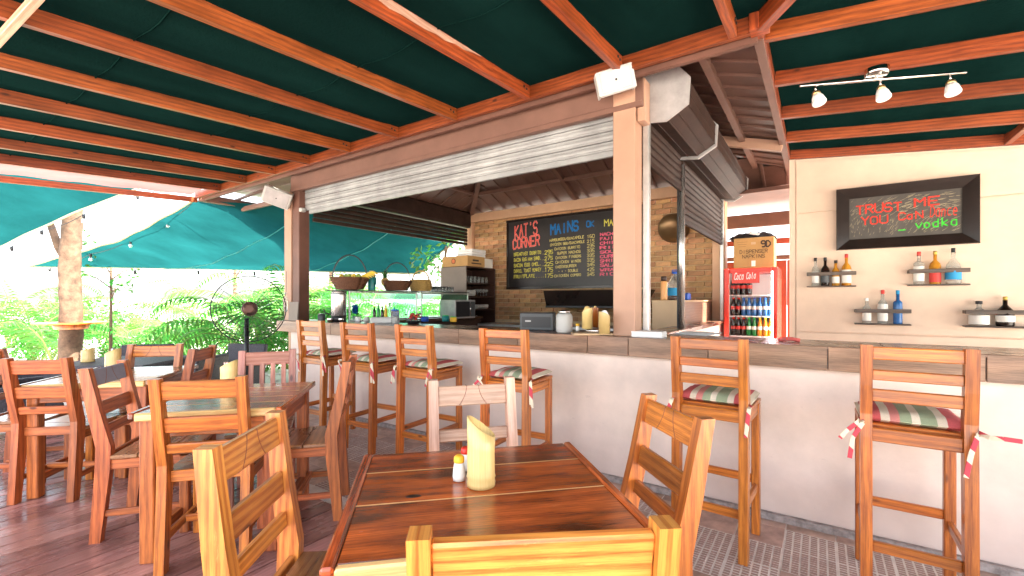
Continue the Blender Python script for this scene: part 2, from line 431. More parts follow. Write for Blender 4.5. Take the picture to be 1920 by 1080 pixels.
def tiemat():
    m, n, b = mat('tie cloth')
    tc = n.nodes.new('ShaderNodeTexCoord'); wv = n.nodes.new('ShaderNodeTexWave')
    wv.bands_direction = 'DIAGONAL'; wv.inputs['Scale'].default_value = 5
    n.links.new(tc.outputs['Object'], wv.inputs['Vector'])
    cr = n.nodes.new('ShaderNodeValToRGB'); cr.color_ramp.interpolation = 'CONSTANT'
    cr.color_ramp.elements[0].color = (.55, .06, .08, 1); cr.color_ramp.elements[1].color = (.72, .62, .45, 1); cr.color_ramp.elements[1].position = .5
    n.links.new(wv.outputs[0], cr.inputs[0]); n.links.new(cr.outputs[0], b.inputs['Base Color'])
    b.inputs['Roughness'].default_value = .9
    return m


M['tie'] = tiemat()
M['lampglass'] = plain('white lamp glass', (.80, .82, .80), .3)
M['inox'] = plain('stainless', (.62, .60, .57), .24, metal=.9, noise=.1)
M['brickA'] = randval(plain('brick', (.46, .25, .115), .8, noise=.35, nscale=14, bump=.6), .72, 1.3, .012)
M['mortar'] = plain('mortar', (.58, .42, .25), .9, noise=.2, nscale=20)
M['tile'] = randval(plain('brown stone tile', (.43, .28, .22), .35, noise=.5, nscale=7, bump=.15), .8, 1.2, .006)
M['chip'] = plain('mosaic chip', (.36, .235, .195), .5, noise=.25, nscale=30)
M['grout'] = plain('grout', (.72, .66, .60), .9, noise=.2, nscale=10)
M['concrete'] = plain('concrete kerb', (.33, .28, .26), .9, noise=.5, nscale=25, bump=.8)
M['ground'] = plain('pale sand', (.62, .58, .52), .95, noise=.18, nscale=.8, bump=.4)
M['pebble'] = plain('pale stone', (.70, .67, .61), .9, noise=.3)
M['leaf'] = leafmat('palm leaf', (.075, .26, .03), .5)
M['leaf2'] = leafmat('garden leaf', (.06, .19, .03), .5)
M['leaf3'] = leafmat('dry pale leaf', (.20, .24, .08), .5)
M['stalk'] = plain('palm stalk', (.20, .26, .06), .6)
M['bulb'] = plain('clear bulb glass', (.9, .9, .88), .05, trans=.7, ior=1.2)
M['under'] = plain('dark earth', (.05, .035, .03), .9)


# ------------------------------------------------------------------ mesh builder
class MB:
    def __init__(s):
        s.v = []; s.f = []; s.uv = []; s.sm = []

    def add(s, vs, fs, uvs=None, smooth=False):
        b = len(s.v)
        s.v.extend([tuple(v) for v in vs])
        for i, f in enumerate(fs):
            s.f.append(tuple(b + k for k in f))
            s.uv.append(uvs[i] if uvs else [(0, 0)] * len(f))
            s.sm.append(smooth)
        return s

    def box(s, c, size, mtx=None, b=0.002):
        """chamfered box, UV u along its longest side"""
        hx, hy, hz = size[0] / 2, size[1] / 2, size[2] / 2
        b = min(b, hx * .45, hy * .45, hz * .45)
        h = (hx, hy, hz)
        vs = []; idx = {}
        for sx in (-1, 1):
            for sy in (-1, 1):
                for sz in (-1, 1):
                    sg = (sx, sy, sz)
                    for a in range(3):
                        p = [sg[k] * (h[k] if k == a else h[k] - b) for k in range(3)]
                        idx[(sg, a)] = len(vs); vs.append(p)
        fs = []
        for a in range(3):
            o = [k for k in range(3) if k != a]
            for sg in (-1, 1):
                q = []
                for (u, v) in ((-1, -1), (1, -1), (1, 1), (-1, 1)):
                    t = [0, 0, 0]; t[a] = sg; t[o[0]] = u; t[o[1]] = v
                    q.append(idx[(tuple(t), a)])
                fs.append(q)
        for a in range(3):       # edges along axis a
            o = [k for k in range(3) if k != a]
            for u in (-1, 1):
                for v in (-1, 1):
                    q = []
                    for (sg, fa) in ((-1, 0), (1, 0), (1, 1), (-1, 1)):
                        t = [0, 0, 0]; t[a] = sg; t[o[0]] = u; t[o[1]] = v
                        q.append(idx[(tuple(t), o[fa])])
                    fs.append(q)
        for sx in (-1, 1):
            for sy in (-1, 1):
                for sz in (-1, 1):
                    fs.append([idx[((sx, sy, sz), a)] for a in range(3)])
        L = max(range(3), key=lambda k: size[k])
        o = [k for k in range(3) if k != L]
        ou, ov = random.random() * 9, random.random() * 9
        uvs = []; out = []
        for f in fs:
            P = [Vector(vs[i]) for i in f]
            nn = (P[1] - P[0]).cross(P[2] - P[0])
            ctr = sum(P, Vector()) / len(P)
            if nn.dot(ctr) < 0:
                f = f[::-1]; nn = -nn
            an = [abs(nn[k]) for k in range(3)]
            mx = an.index(max(an))
            rest = [k for k in range(3) if k != mx]
            if L in rest:
                ua = L; va = rest[0] if rest[1] == L else rest[1]
            else:
                ua, va = rest
            uvs.append([(vs[i][ua] + ou, vs[i][va] + ov + mx * .37) for i in f])
            out.append(f)
        c = Vector(c)
        if mtx is not None:
            vv = [mtx @ Vector(p) + c for p in vs]
        else:
            vv = [Vector(p) + c for p in vs]
        return s.add(vv, out, uvs)

    def bar(s, p, q, w, h, b=0.002, up=(0, 0, 1)):
        """beam from p to q, w across, h along 'up'"""
        p, q = Vector(p), Vector(q)
        x = (q - p); l = x.length; x.normalize()
        up = Vector(up)
        y = up.cross(x)
        if y.length < 1e-4:
            y = Vector((0, 1, 0)).cross(x)
        y.normalize(); z = x.cross(y)
        m = Matrix((x, y, z)).transposed()
        return s.box((p + q) / 2, (l, w, h), m, b)

    def prism(s, prof, x0, x1, axis='x'):
        """extrude a closed (a,b) polygon along axis; UV along polygon's 2nd coordinate"""
        n = len(prof); vs = []
        for x in (x0, x1):
            for (a, b) in prof:
                vs.append({'x': (x, a, b), 'y': (a, x, b), 'z': (a, b, x)}[axis])
        area = sum(prof[i][0] * prof[(i + 1) % n][1] - prof[(i + 1) % n][0] * prof[i][1] for i in range(n))
        fs = []; uvs = []
        ou, ov = random.random() * 9, random.random() * 9
        fl = (area < 0) ^ (axis == 'y')
        caps = [list(range(n)), list(range(n, 2 * n))]
        f0 = caps[0][::-1]; f1 = caps[1]
        if fl: f0, f1 = f0[::-1], f1[::-1]
        for f in (f0, f1):
            fs.append(f); uvs.append([(prof[i % n][1] + ou, prof[i % n][0] + ov) for i in f])
        for i in range(n):
            j = (i + 1) % n
            f = [i, j, n + j, n + i]
            if fl: f = f[::-1]
            fs.append(f)
            uvs.append([(prof[k % n][1] + ou, (x0 if k < n else x1) + ov + 2) for k in f])
        return s.add(vs, fs, uvs)

    def lathe(s, prof, c=(0, 0, 0), n=16, mtx=None, smooth=True, cap=True):
        """prof = (radius, z) list"""
        c = Vector(c); vs = []; fs = []; uvs = []
        for (r, z) in prof:
            for k in range(n):
                a = 2 * PI * k / n
                p = Vector((r * math.cos(a), r * math.sin(a), z))
                vs.append((mtx @ p if mtx is not None else p) + c)
        for i in range(len(prof) - 1):
            for k in range(n):
                k2 = (k + 1) % n
                fs.append([i * n + k, i * n + k2, (i + 1) * n + k2, (i + 1) * n + k])
                z0, z1 = prof[i][1], prof[i + 1][1]
                uvs.append([(z0, k * .02), (z0, k * .02 + .02), (z1, k * .02 + .02), (z1, k * .02)])
        s.add(vs, fs, uvs, smooth)
        if cap:
            b = len(s.v) - len(vs)
            s.f.append(tuple(b + k for k in range(n))[::-1]); s.uv.append([(0, 0)] * n); s.sm.append(False)
            m = (len(prof) - 1) * n
            s.f.append(tuple(b + m + k for k in range(n))); s.uv.append([(0, 0)] * n); s.sm.append(False)
        return s

    def tube(s, pts, r, n=8, r2=None, smooth=True):
        pts = [Vector(p) for p in pts]
        vs = []; N = len(pts)
        prev = None
        for i, p in enumerate(pts):
            t = (pts[min(i + 1, N - 1)] - pts[max(i - 1, 0)]).normalized()
            if prev is None:
                a = Vector((0, 0, 1)) if abs(t.z) < .9 else Vector((1, 0, 0))
                u = t.cross(a).normalized()
            else:
                u = (prev - t * prev.dot(t)).normalized()
            prev = u
            v = t.cross(u)
            rr = r if r2 is None else r + (r2 - r) * i / max(1, N - 1)
            if callable(r): rr = r(i / max(1, N - 1))
            for k in range(n):
                a = 2 * PI * k / n
                vs.append(p + (u * math.cos(a) + v * math.sin(a)) * rr)
        fs = []
        for i in range(N - 1):
            for k in range(n):
                k2 = (k + 1) % n
                fs.append([i * n + k, i * n + k2, (i + 1) * n + k2, (i + 1) * n + k])
        fs.append(list(range(n))[::-1]); fs.append([(N - 1) * n + k for k in range(n)])
        uvs = [[(i * .1, k * .1) for k in range(len(f))] for i, f in enumerate(fs)]
        return s.add(vs, fs, uvs, smooth)

    def grid(s, fn, nu, nv, smooth=True, thick=0):
        vs = [fn(i / nu, j / nv) for j in range(nv + 1) for i in range(nu + 1)]
        fs = []; uvs = []
        for j in range(nv):
            for i in range(nu):
                a = j * (nu + 1) + i
                fs.append([a, a + 1, a + nu + 2, a + nu + 1])
                uvs.append([(i / nu, j / nv), ((i + 1) / nu, j / nv), ((i + 1) / nu, (j + 1) / nv), (i / nu, (j + 1) / nv)])
        return s.add(vs, fs, uvs, smooth)

    def mesh(s, name, m):
        me = bpy.data.meshes.new(name)
        me.from_pydata(s.v, [], s.f)
        ul = me.uv_layers.new(name='UVMap')
        flat = []
        for u in s.uv:
            for a in u: flat.extend(a)
        ul.data.foreach_set('uv', flat)
        me.polygons.foreach_set('use_smooth', s.sm)
        me.materials.append(m)
        me.update()
        return me

    def build(s, name, m, parent=None, **k):
        return place(s.mesh(name, m), name, parent, **k)


def place(me, name, parent=None, loc=None, rot=None, mtx=None):
    o = bpy.data.objects.new(name, me)
    COL.objects.link(o)
    if parent is not None: o.parent = parent
    if mtx is not None: o.matrix_local = mtx
    if loc is not None: o.location = loc
    if rot is not None: o.rotation_euler = rot
    return o


def tag(o, label=None, cat=None, group=None, kind=None):
    if label: o['label'] = label
    if cat: o['category'] = cat
    if group: o['group'] = group
    if kind: o['kind'] = kind
    return o


def thing(name, label, cat, loc=(0, 0, 0), rz=0.0, group=None):
    o = bpy.data.objects.new(name, None)
    COL.objects.link(o)
    o.empty_display_size = .1
    o.location = loc
    o.rotation_euler = (0, 0, rz)
    return tag(o, label, cat, group)


def copy_tree(o, parent=None):
    c = o.copy(); COL.objects.link(c)
    if parent is not None: c.parent = parent
    for ch in list(o.children): copy_tree(ch, c)
    return c


def struct(o):
    o['kind'] = 'structure'
    return o


def stuffpart(o):
    o['kind'] = 'stuff'
    return o


# ------------------------------------------------------------------ hand lettering (stroke alphabet on a 4 x 6 grid)
G = {
 'A': '002640|1333', 'B': '00063645443303|3342413000', 'C': '4536160501103041', 'D': '000626444220 00'.replace(' ', ''),
 'E': '46060040|0333', 'F': '460600|0333', 'G': '45361605011030414323', 'H': '0006|4046|0343', 'I': '2026', 'J': '3631201001',
 'K': '0006|460340', 'L': '060040', 'M': '0006234640', 'N': '00064046', 'O': '160501103041453616', 'P': '00063645443303',
 'Q': '160501103041453616|2240', 'R': '00063645443303|2340', 'S': '453616050413334241301001', 'T': '0646|2620',
 'U': '060110304146', 'V': '062046', 'W': '0610233046', 'X': '0046|0640', 'Y': '062346|2320', 'Z': '06460040',
 '0': '160501103041453616', '1': '152620', '2': '05163645440040', '3': '0516364544331 3|334241301001'.replace(' ', ''),
 '4': '30360242', '5': '460603334241 3000'.replace(' ', ''), '6': '361605011030414233 03'.replace(' ', ''), '7': '064610',
 '8': '13040516364544331302011030414233', '9': '45361605041343|45413010', "'": '2625', '.': '2021', '-': '1333', '/': '0046',
 '=': '1232|1434', '_': '0040', ',': '2110',
 'a': '3414030110 30|3430'.replace(' ', ''), 'c': '341403011030', 'd': '3630|341403011030', 'e': '0232332414030110 30'.replace(' ', ''),
 'k': '0006|340230', 'n': '0004|0314243330', 'o': '140301102031332414', 'v': '042044', 'l': '161120', 'u': '0401102034|3430',
}


def lettering(text, h, w, sw, seed=1, jit=.18, slant=0.0, adv=None):
    """strokes of the text as thin raised ribbons in local XZ, facing -Y"""
    rnd = random.Random(seed)
    mb = MB()
    x = 0.0; k = 0
    for ch in text:
        g = G.get(ch) or G.get(ch.upper())
        if g:
            dy = rnd.uniform(-jit, jit) * h * .25; sc = 1 + rnd.uniform(-jit, jit) * .6
            for st in g.split('|'):
                pts = []
                for i in range(0, len(st) - 1, 2):
                    gx = int(st[i]) / 4 + rnd.uniform(-1, 1) * jit * .12; gz = int(st[i + 1]) / 6 + rnd.uniform(-1, 1) * jit * .1
                    pts.append(Vector((x + gx * w * sc + gz * h * slant, 0, gz * h * sc + dy)))
                for a, b in zip(pts[:-1], pts[1:]):
                    t = (b - a)
                    if t.length < 1e-6: continue
                    t.normalize(); nn = Vector((-t.z, 0, t.x)) * sw / 2
                    a2 = a - t * sw * .35; b2 = b + t * sw * .35
                    y = -.0015 - (k % 9) * .00012; k += 1
                    yy = Vector((0, y, 0))
                    v4 = [a2 - nn, b2 - nn, b2 + nn, a2 + nn]
                    back = [p + Vector((0, .0012, 0)) for p in v4]
                    fr = [p + yy for p in v4]
                    mb.add(fr + back, [[0, 1, 2, 3], [0, 4, 5, 1], [1, 5, 6, 2], [2, 6, 7, 3], [3, 7, 4, 0]])
        x += (adv or w * 1.32)
    return mb, x


def write(text, x, y, z, h, w, sw, m, parent, name='lettering', fit=None, seed=1, jit=.18, slant=0.0, rise=0.0):
    mb, L = lettering(text, h, w, sw, seed, jit, slant)
    sx = (fit / L) if fit else 1
    mb.v = [(p[0] * sx, p[1], p[2] + p[0] * sx * rise) for p in mb.v]
    return mb.build(name, m, parent, loc=(x, y, z))

# ================================================================== SETTING
mb = MB(); mb.add([(-120, -120, -.16), (120, -120, -.16), (120, 160, -.16), (-120, 160, -.16)], [[0, 1, 2, 3]])
struct(mb.build('ground', M['ground']))

# raised timber deck : every board is a piece
deck = MB().box((-2.05, -.7, -.10), (9.3, 4.8, .10), b=.001).build('deck', M['under']); struct(deck)
DP = .132
variants = []
for k in range(6):
    variants.append((MB().box((0, 0, 0), (DP - .009, 2.6, .028), b=.003).mesh('board', M['deck']), 2.6))
variants2 = [MB().box((0, 0, 0), (DP - .009, 2.14, .028), b=.003).mesh('board', M['deck']) for k in range(4)]
x = -6.6; i = 0
while x < 2.5:
    off = 0 if i % 2 else .46
    y1 = 1.72
    if i % 2:
        place(variants[i % 6][0], 'board', deck, loc=(x + DP / 2, y1 - 1.3, -.014 + random.uniform(-.001, .001)))
        place(variants2[i % 4], 'board', deck, loc=(x + DP / 2, y1 - 2.606 - 1.07, -.014))
    else:
        place(variants2[i % 4], 'board', deck, loc=(x + DP / 2, y1 - 1.07, -.014 + random.uniform(-.001, .001)))
        place(variants[i % 6][0], 'board', deck, loc=(x + DP / 2, y1 - 2.146 - 1.3, -.014))
    x += DP; i += 1

# tiled strip along the bar: plain tiles and mosaic tiles
tf = MB().box((-1.8, 4.7, -.0585), (9.6, 5.96, .11), b=.001).build('tiled_floor', M['grout']); struct(tf)
TP = .232
plain_t = [MB().box((0, 0, 0), (TP - .006, TP - .006, .014), b=.002).mesh('tile', M['tile']) for _ in range(2)]
half_t = MB().box((0, 0, 0), (TP - .006, .118, .014), b=.002).mesh('tile', M['tile'])
mo = MB()
na, nb = 6, 10
for a in range(na):
    for b_ in range(nb):
        pa, pb = (TP - .006) / na, (TP - .006) / nb
        mo.box((-(TP - .006) / 2 + pa * (a + .5), -(TP - .006) / 2 + pb * (b_ + .5), random.uniform(-.0006, .0006)), (pa - .008, pb - .007, .012), b=.0012)
mosaic = mo.mesh('mosaic_tile', M['chip'])
ix = 0
X = -6.42
while X < 2.9:
    for j in range(6):
        if j == 0:
            place(half_t, 'tile', tf, loc=(X + TP / 2, 3.045, -.0075))
            continue
        Yc = 2.985 - TP * (j - .5)
        gi = int(round((X + .236) / TP))
        blk = ((gi // 3) + ((j - 1 + (1 if gi < 0 else 0)) // 2)) % 2
        me = mosaic if blk == 0 else plain_t[(ix + j) % 2]
        place(me, 'mosaic_tile' if blk == 0 else 'tile', tf, loc=(X + TP / 2, Yc, -.0075 + random.uniform(-.0008, .0008)),
              rot=(0, 0, random.choice([0, PI])))
    X += TP; ix += 1

# ------------------------------------------------------------------ BAR COUNTER
bar = thing('bar_counter', 'long cream painted bar counter with grey brown wood look tile top and edge', 'bar counter', (-1.6, 3.11, 0))
bar_o = Vector((-1.6, 3.11, 0))


def L(p, o=bar_o): return tuple(Vector(p) - o)


BX0, BX1 = -5.52, 2.6
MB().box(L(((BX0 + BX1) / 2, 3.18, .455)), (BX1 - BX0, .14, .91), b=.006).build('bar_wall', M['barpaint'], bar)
MB().box(L((BX0 - .004, 3.19, .455)), (.05, .17, .905), b=.004).build('end_trim', M['peach'], bar)
MB().box(L(((BX0 + BX1) / 2, 3.085, .012)), (BX1 - BX0, .05, .045), b=.01).build('kerb', M['concrete'], bar)
# front edge tiles
seams = [-5.73, -5.15, -4.57, -3.93, -3.29, -2.66, -2.03, -1.43 + .02, -1.10, -.58, .04, .66, 1.28, 1.9, 2.6]
for a, b_ in zip(seams[:-1], seams[1:]):
    MB().box(L(((a + b_) / 2, 3.056, .975)), (b_ - a - .005, .014, .132), b=.002).build('edge_tile', M['countertile'], bar)
MB().box(L(((-5.73 + 2.6) / 2, 3.30, .972)), (8.32, .46, .11), b=.003).build('counter_core', M['concrete'], bar)
tp = [-5.73, -5.1, -4.5, -3.9, -3.3, -2.7, -2.1, -1.5, -.9, -.3, .3, .9, 1.5, 2.1, 2.6]
for a, b_ in zip(tp[:-1], tp[1:]):
    MB().box(L(((a + b_) / 2, 3.292, 1.034)), (b_ - a - .004, .484, .016), b=.003).build('top_tile', M['countertop'], bar)
# inner work counter, left part, one level with the top
wc = thing('work_counter', 'dark work counter along the left inner side of the bar, under the glass cases', 'counter', (-5.0, 4.8, 0))
MB().box((0, -.05, .50), (.66, 2.35, 1.0), b=.01).build('cabinet', M['cab'], wc)
MB().box((0, -.05, 1.018), (.70, 2.4, .034), b=.004).build('top_slab', M['countertop'], wc)
wc2 = thing('back_counter', 'low dark back counter along the foot of the brick wall', 'counter', (-3.3, 6.1, 0))
MB().box((0, 0, .44), (2.6, .6, .88), b=.01).build('cabinet', M['cab'], wc2)
MB().box((0, 0, .90), (2.66, .64, .04), b=.004).build('top_slab', M['steel'], wc2)

# ------------------------------------------------------------------ PAVILION
pv = thing('pavilion', 'brown pink bar pavilion with corner posts, beams, sheet metal hip roof and brick back wall', 'pavilion', (-3.2, 4.8, 0))
PO = Vector((-3.2, 4.8, 0))


def P_(p): return tuple(Vector(p) - PO)


def pbox(name, c, s, m, b=.004):
    return MB().box(P_(c), s, b=b).build(name, m, pv)


# posts
MB().box(P_((-1.155, 3.19, 1.93)), (.165, .15, 1.78), b=.006).build('corner_post', M['pillar'], pv)
MB().box(P_((-1.04, 3.20, 2.72)), (.055, .12, .30), b=.004).build('post_cap', M['pillar'], pv)
MB().box(P_((-5.61, 3.19, 1.86)), (.16, .12, 1.64), b=.006).build('post_sleeve', M['pillar'], pv)
MB().box(P_((-5.44, 3.21, 1.88)), (.15, .14, 1.74), b=.006).build('corner_post', M['beamdark'], pv)
MB().box(P_((-5.36, 6.50, 1.42)), (.17, .17, 2.84), b=.006).build('corner_post', M['peach'], pv)
MB().box(P_((-1.09, 6.50, 1.42)), (.16, .17, 2.84), b=.006).build('corner_post', M['peach'], pv)
# front header
pbox('header_beam', (-3.27, 3.17, 2.79), (4.5, .10, .17), M['beam'])
pbox('header_beam', (-3.27, 3.14, 2.685), (4.5, .06, .04), M['beam'])
# left side header and its upper strip
pbox('header_beam', (-5.36, 4.87, 2.70), (.10, 3.1, .14), M['beam'])
# back ring beam
pbox('ring_beam', (-3.22, 6.42, 2.80), (4.11, .09, .15), M['peach'])
# right side top plate
pbox('side_plate', (-1.09, 4.85, 3.0), (.08, 3.1, .12), M['beamdark'])
# eave board under the canopy ledger (front), along to the left
pbox('eave_board', (-4.1, 3.035, 2.875), (7.6, .04, .09), M['beamdark'])
pbox('left_eave_beam', (-7.86, 5.2, 2.88), (.10, 4.4, .11), M['beam'])
pbox('left_eave_strip', (-6.7, 3.62, 2.80), (2.3, .05, .07), M['beam'])
pbox('right_eave_beam', (-.30, 5.1, 2.90), (.055, 4.1, .10), M['beam'])
# outer left roof sheet
for a in range(8):
    y = 3.06 + a * .46
    MB().box(P_((-6.62, y + .23, 2.99 + .0)), (2.5, .44, .012), Matrix.Rotation(R(3), 3, 'Y'), b=.002).build('roof_panel', M['roofsheet'], pv)
    MB().bar(P_((-7.86, y, 2.93)), P_((-5.4, y, 3.06)), .05, .03).build('roof_rib', M['roofsheet'], pv)


def roof_face(fn_z, x0, x1, y0, y1, along, pitch, clip):
    """sheets with folded ribs; along = direction of the slope"""
    n = int(((y1 - y0) if along == 'x' else (x1 - x0)) / pitch)
    for k in range(n):
        if along == 'x':
            a = y0 + k * pitch
            s0, s1 = clip(a + pitch / 2)
            if s1 - s0 < .08: continue
            for (t0, t1) in ((s0, s1),):
                p = Vector((t0, a + pitch / 2, fn_z(t0, a))); q = Vector((t1, a + pitch / 2, fn_z(t1, a)))
        else:
            a = x0 + k * pitch
            s0, s1 = clip(a + pitch / 2)
            if s1 - s0 < .08: continue
            p = Vector((a + pitch / 2, s0, fn_z(a, s0))); q = Vector((a + pitch / 2, s1, fn_z(a, s1)))
        side = Vector((0, pitch / 2, 0)) if along == 'x' else Vector((pitch / 2, 0, 0))
        MB().bar(P_(p), P_(q), pitch - .004, .008, b=.001).build('roof_panel', M['roofsheet'], pv)
        MB().bar(P_(p + side - Vector((0, 0, .012))), P_(q + side - Vector((0, 0, .012))), .038, .026, b=.006).build('roof_rib', M['roofsheet'], pv)


KB, KR = .44, .33
xl, xr, yb, yf = -5.36, -.29, 6.5, 2.96
zb = 2.90
# back slope: z = zb + KB*(6.5-y); left slope z = zb+KB*(x-xl); right slope z = zb + KR*(xr-x)
ridge = zb + KB * 1.72
roof_face(lambda x, y: zb + KB * (yb - y), xl, xr, 0, 0, 'y', .265,
          lambda x: (max(4.78, yb - (x - xl), yb - (xr - x) * KR / KB), yb + .55 if x > -5.3 else yb))
roof_face(lambda x, y: zb + KB * (x - xl), 0, 0, yf, yb, 'x', .265,
          lambda y: (xl, xl + min(1.72, yb - y, max(.05, y - yf + .05))))
roof_face(lambda x, y: zb + KR * (xr - x), 0, 0, yf, yb + 1.4, 'x', .235,
          lambda y: (xr - min(2.29, max(0.05, (yb + 1.4 - y) * KB / KR), (y - yf + .25) * KB / KR), xr))
roof_face(lambda x, y: zb + KB * (y - yf), xl, xr, 0, 0, 'y', .265,
          lambda x: (yf, min(4.78, yf + (x - xl), yf + (xr - x) * KR / KB)))
# covers added over the sheets to stop sun specks through the gaps
for pts in ([(xl, 2.96, zb), (xr, 2.96, zb), (-1.2, 4.73, 3.66), (-3.6, 4.73, 3.66)], [(xl - .1, 6.6, zb - .04), (xr, 7.9, zb), (-1.2, 4.73, 3.66), (-3.6, 4.73, 3.66)],
            [(xl, 2.96, zb), (xl, 6.55, zb), (-3.6, 4.73, 3.66)], [(xr, 2.96, zb), (xr, 7.9, zb), (-1.2, 4.73, 3.66)]):
    pts = [P_((p[0], p[1], p[2] + .035)) for p in pts]
    MB().add(pts + [(p[0], p[1], p[2] + .01) for p in pts], [list(range(len(pts))), list(range(len(pts), 2 * len(pts)))[::-1]]).build('sun_gap_cover', M['beamdark'], pv)
# roof timbers: hips, purlins, rafters
zz = lambda x, y: Vector((x, y, 0))
MB().bar(P_((-5.32, 6.46, 2.86)), P_((-3.64, 4.78, 3.58)), .07, .09).build('hip_rafter', M['beam'], pv)
MB().bar(P_((-5.0, 5.95, 3.09)), P_((-1.1, 5.95, 3.09)), .05, .05).build('purlin', M['beam'], pv)
MB().bar(P_((-4.81, 3.9, 3.09)), P_((-4.81, 5.95, 3.09)), .05, .05).build('purlin', M['beam'], pv)
for xx in (-3.15, -1.62):
    MB().bar(P_((xx, 6.45, 2.88)), P_((xx, 4.9, 3.56)), .06, .08).build('roof_rafter', M['beam'], pv)
# right overhang: purlin close to the shutter box, rafters down to the eave beam
MB().bar(P_((-.66, 3.10, 2.985)), P_((-.66, 6.9, 2.985)), .055, .07).build('purlin', M['beam'], pv)
MB().bar(P_((-1.05, 5.25, 3.06)), P_((-.30, 5.25, 2.84)), .06, .10).build('roof_rafter', M['pillar'], pv)
MB().bar(P_((-1.05, 6.9, 3.04)), P_((-.30, 6.9, 2.80)), .06, .10).build('roof_rafter', M['beam'], pv)
# rear alcove beams and the red plank wall behind the fridge
pbox('alcove_beam', (-.62, 7.22, 2.43), (1.5, .08, .19), M['beamdark'])
pbox('alcove_beam', (-.55, 7.3, 2.13), (1.5, .06, .08), M['redwall'])
pbox('alcove_sill', (-.55, 7.3, 1.90), (1.5, .08, .06), M['beamdark'])
pbox('alcove_sun_blocker', (-.55, 7.05, 2.66), (1.6, 1.5, .05), M['beamdark'])  # unseen slab added to keep the sun off the red planks
for k in range(9):
    MB().box(P_((-1.22 + k * .155, 7.32, .93)), (.150, .03, 1.86), b=.004).build('wall_plank', M['redwall'], pv)
MB().bar(P_((-.2, 6.95, 0.0)), P_((-.75, 7.2, 1.5)), .04, .05).build('leaning_plank', M['beam'], pv)

# back wall with single bricks
bw = MB().box(P_((-3.22, 6.56, 1.35)), (4.2, .10, 2.7), b=.002).build('back_wall', M['mortar'], pv)
BL, BH = .222, .0745
brick_me = [MB().box((0, 0, 0), (BL - .012, .03, BH - .011), b=.004).mesh('brick', M['brickA']) for _ in range(3)]
half_me = MB().box((0, 0, 0), (BL / 2 - .012, .03, BH - .011), b=.004).mesh('brick', M['brickA'])
bricks = 0
row = 0
z = .96
rest = MB()
while z < 2.70:
    xo = -5.27 + (0 if row % 2 else -BL / 2)
    x = xo
    while x < -1.18:
        x0, x1 = max(x, -5.27), min(x + BL, -1.18)
        if x1 - x0 > .05:
            hid = (x0 > -4.5 and x1 < -2.12 and z > 1.56) or (x1 < -4.8 and z < 1.75) or (x0 > -3.35 and x1 < -2.1 and z < 1.4) or (x0 > -1.6 and z < 1.15)
            cx = (x0 + x1) / 2
            lo = P_((cx, 6.502 + random.uniform(-.003, .003), z + BH / 2))
            if hid or bricks >= 296:
                rest.box(lo, (x1 - x0 - .012, .03, BH - .011), b=.004)
            else:
                if x1 - x0 < BL - .02:
                    o = place(half_me, 'brick', bw, loc=lo); o.scale.x = (x1 - x0 - .012) / (BL / 2 - .012)
                else:
                    place(brick_me[bricks % 3], 'brick', bw, loc=lo)
                bricks += 1
        x += BL
    z += BH; row += 1
stuffpart(rest.build('brick', M['brickA'], bw))

# ------------------------------------------------------------------ ROLLER SHUTTERS
sh = thing('roller_shutter', 'pale silver roller shutter half lowered in the front opening', 'roller shutter', (-3.2, 3.22, 2.38), group=None)
SO = Vector((-3.2, 3.22, 2.38))


def slat(x0, x1, z0, z1, m, parent, o, y=3.22, bulge=.007):
    prof = []
    H = z1 - z0
    for t, q in ((0, .0), (.04, .7), (.22, .7), (.25, .35), (.28, .7), (.50, 1.0), (.72, .7), (.75, .35), (.78, .7), (.96, .7), (1, 0)):
        prof.append((y - o.y - bulge * q, z0 + H * t - o.z))
    prof += [(y - o.y + .006, z1 - o.z), (y - o.y + .006, z0 - o.z)]
    m_ = MB()
    m_.prism(prof, x0 - o.x, x1 - o.x, 'x')
    return m_.build('slat', m, parent)


zz0 = 2.425
for k in range(4):
    hgt = .0705
    slat(-5.36, -1.24, zz0 + .003 + k * .075, zz0 + .003 + k * .075 + hgt, M['slat_light'], sh, SO)
MB().box((0, 0, .022), (4.12, .03, .045), b=.004).build('bottom_bar', M['slat_light'], sh)
MB().box((0, .03, .17), (4.1, .006, .30), b=.001).build('dark_gap_backing', M['blackmetal'], sh)  # dark sheet added behind the slats so their gaps look deeper
MB().box((-.0, .035, .36), (4.12, .05, .05), b=.004).build('cover_strip', M['beamdark'], sh)
MB().box((-2.14, -.05, .05), (.05, .07, .05), b=.008).build('stop_bracket', M['steel'], sh)

def side_slat(y0, y1, z0, z1, x, m, parent, o, bulge=.014):
    prof = []
    for k in range(6):
        t = k / 5
        prof.append((x - o.x + bulge * math.sin(PI * t), z0 + (z1 - z0) * t - o.z))
    prof += [(x - o.x - .006, z1 - o.z), (x - o.x - .006, z0 - o.z)]
    return MB().prism(prof, y0 - o.y, y1 - o.y, 'y').build('slat', m, parent)


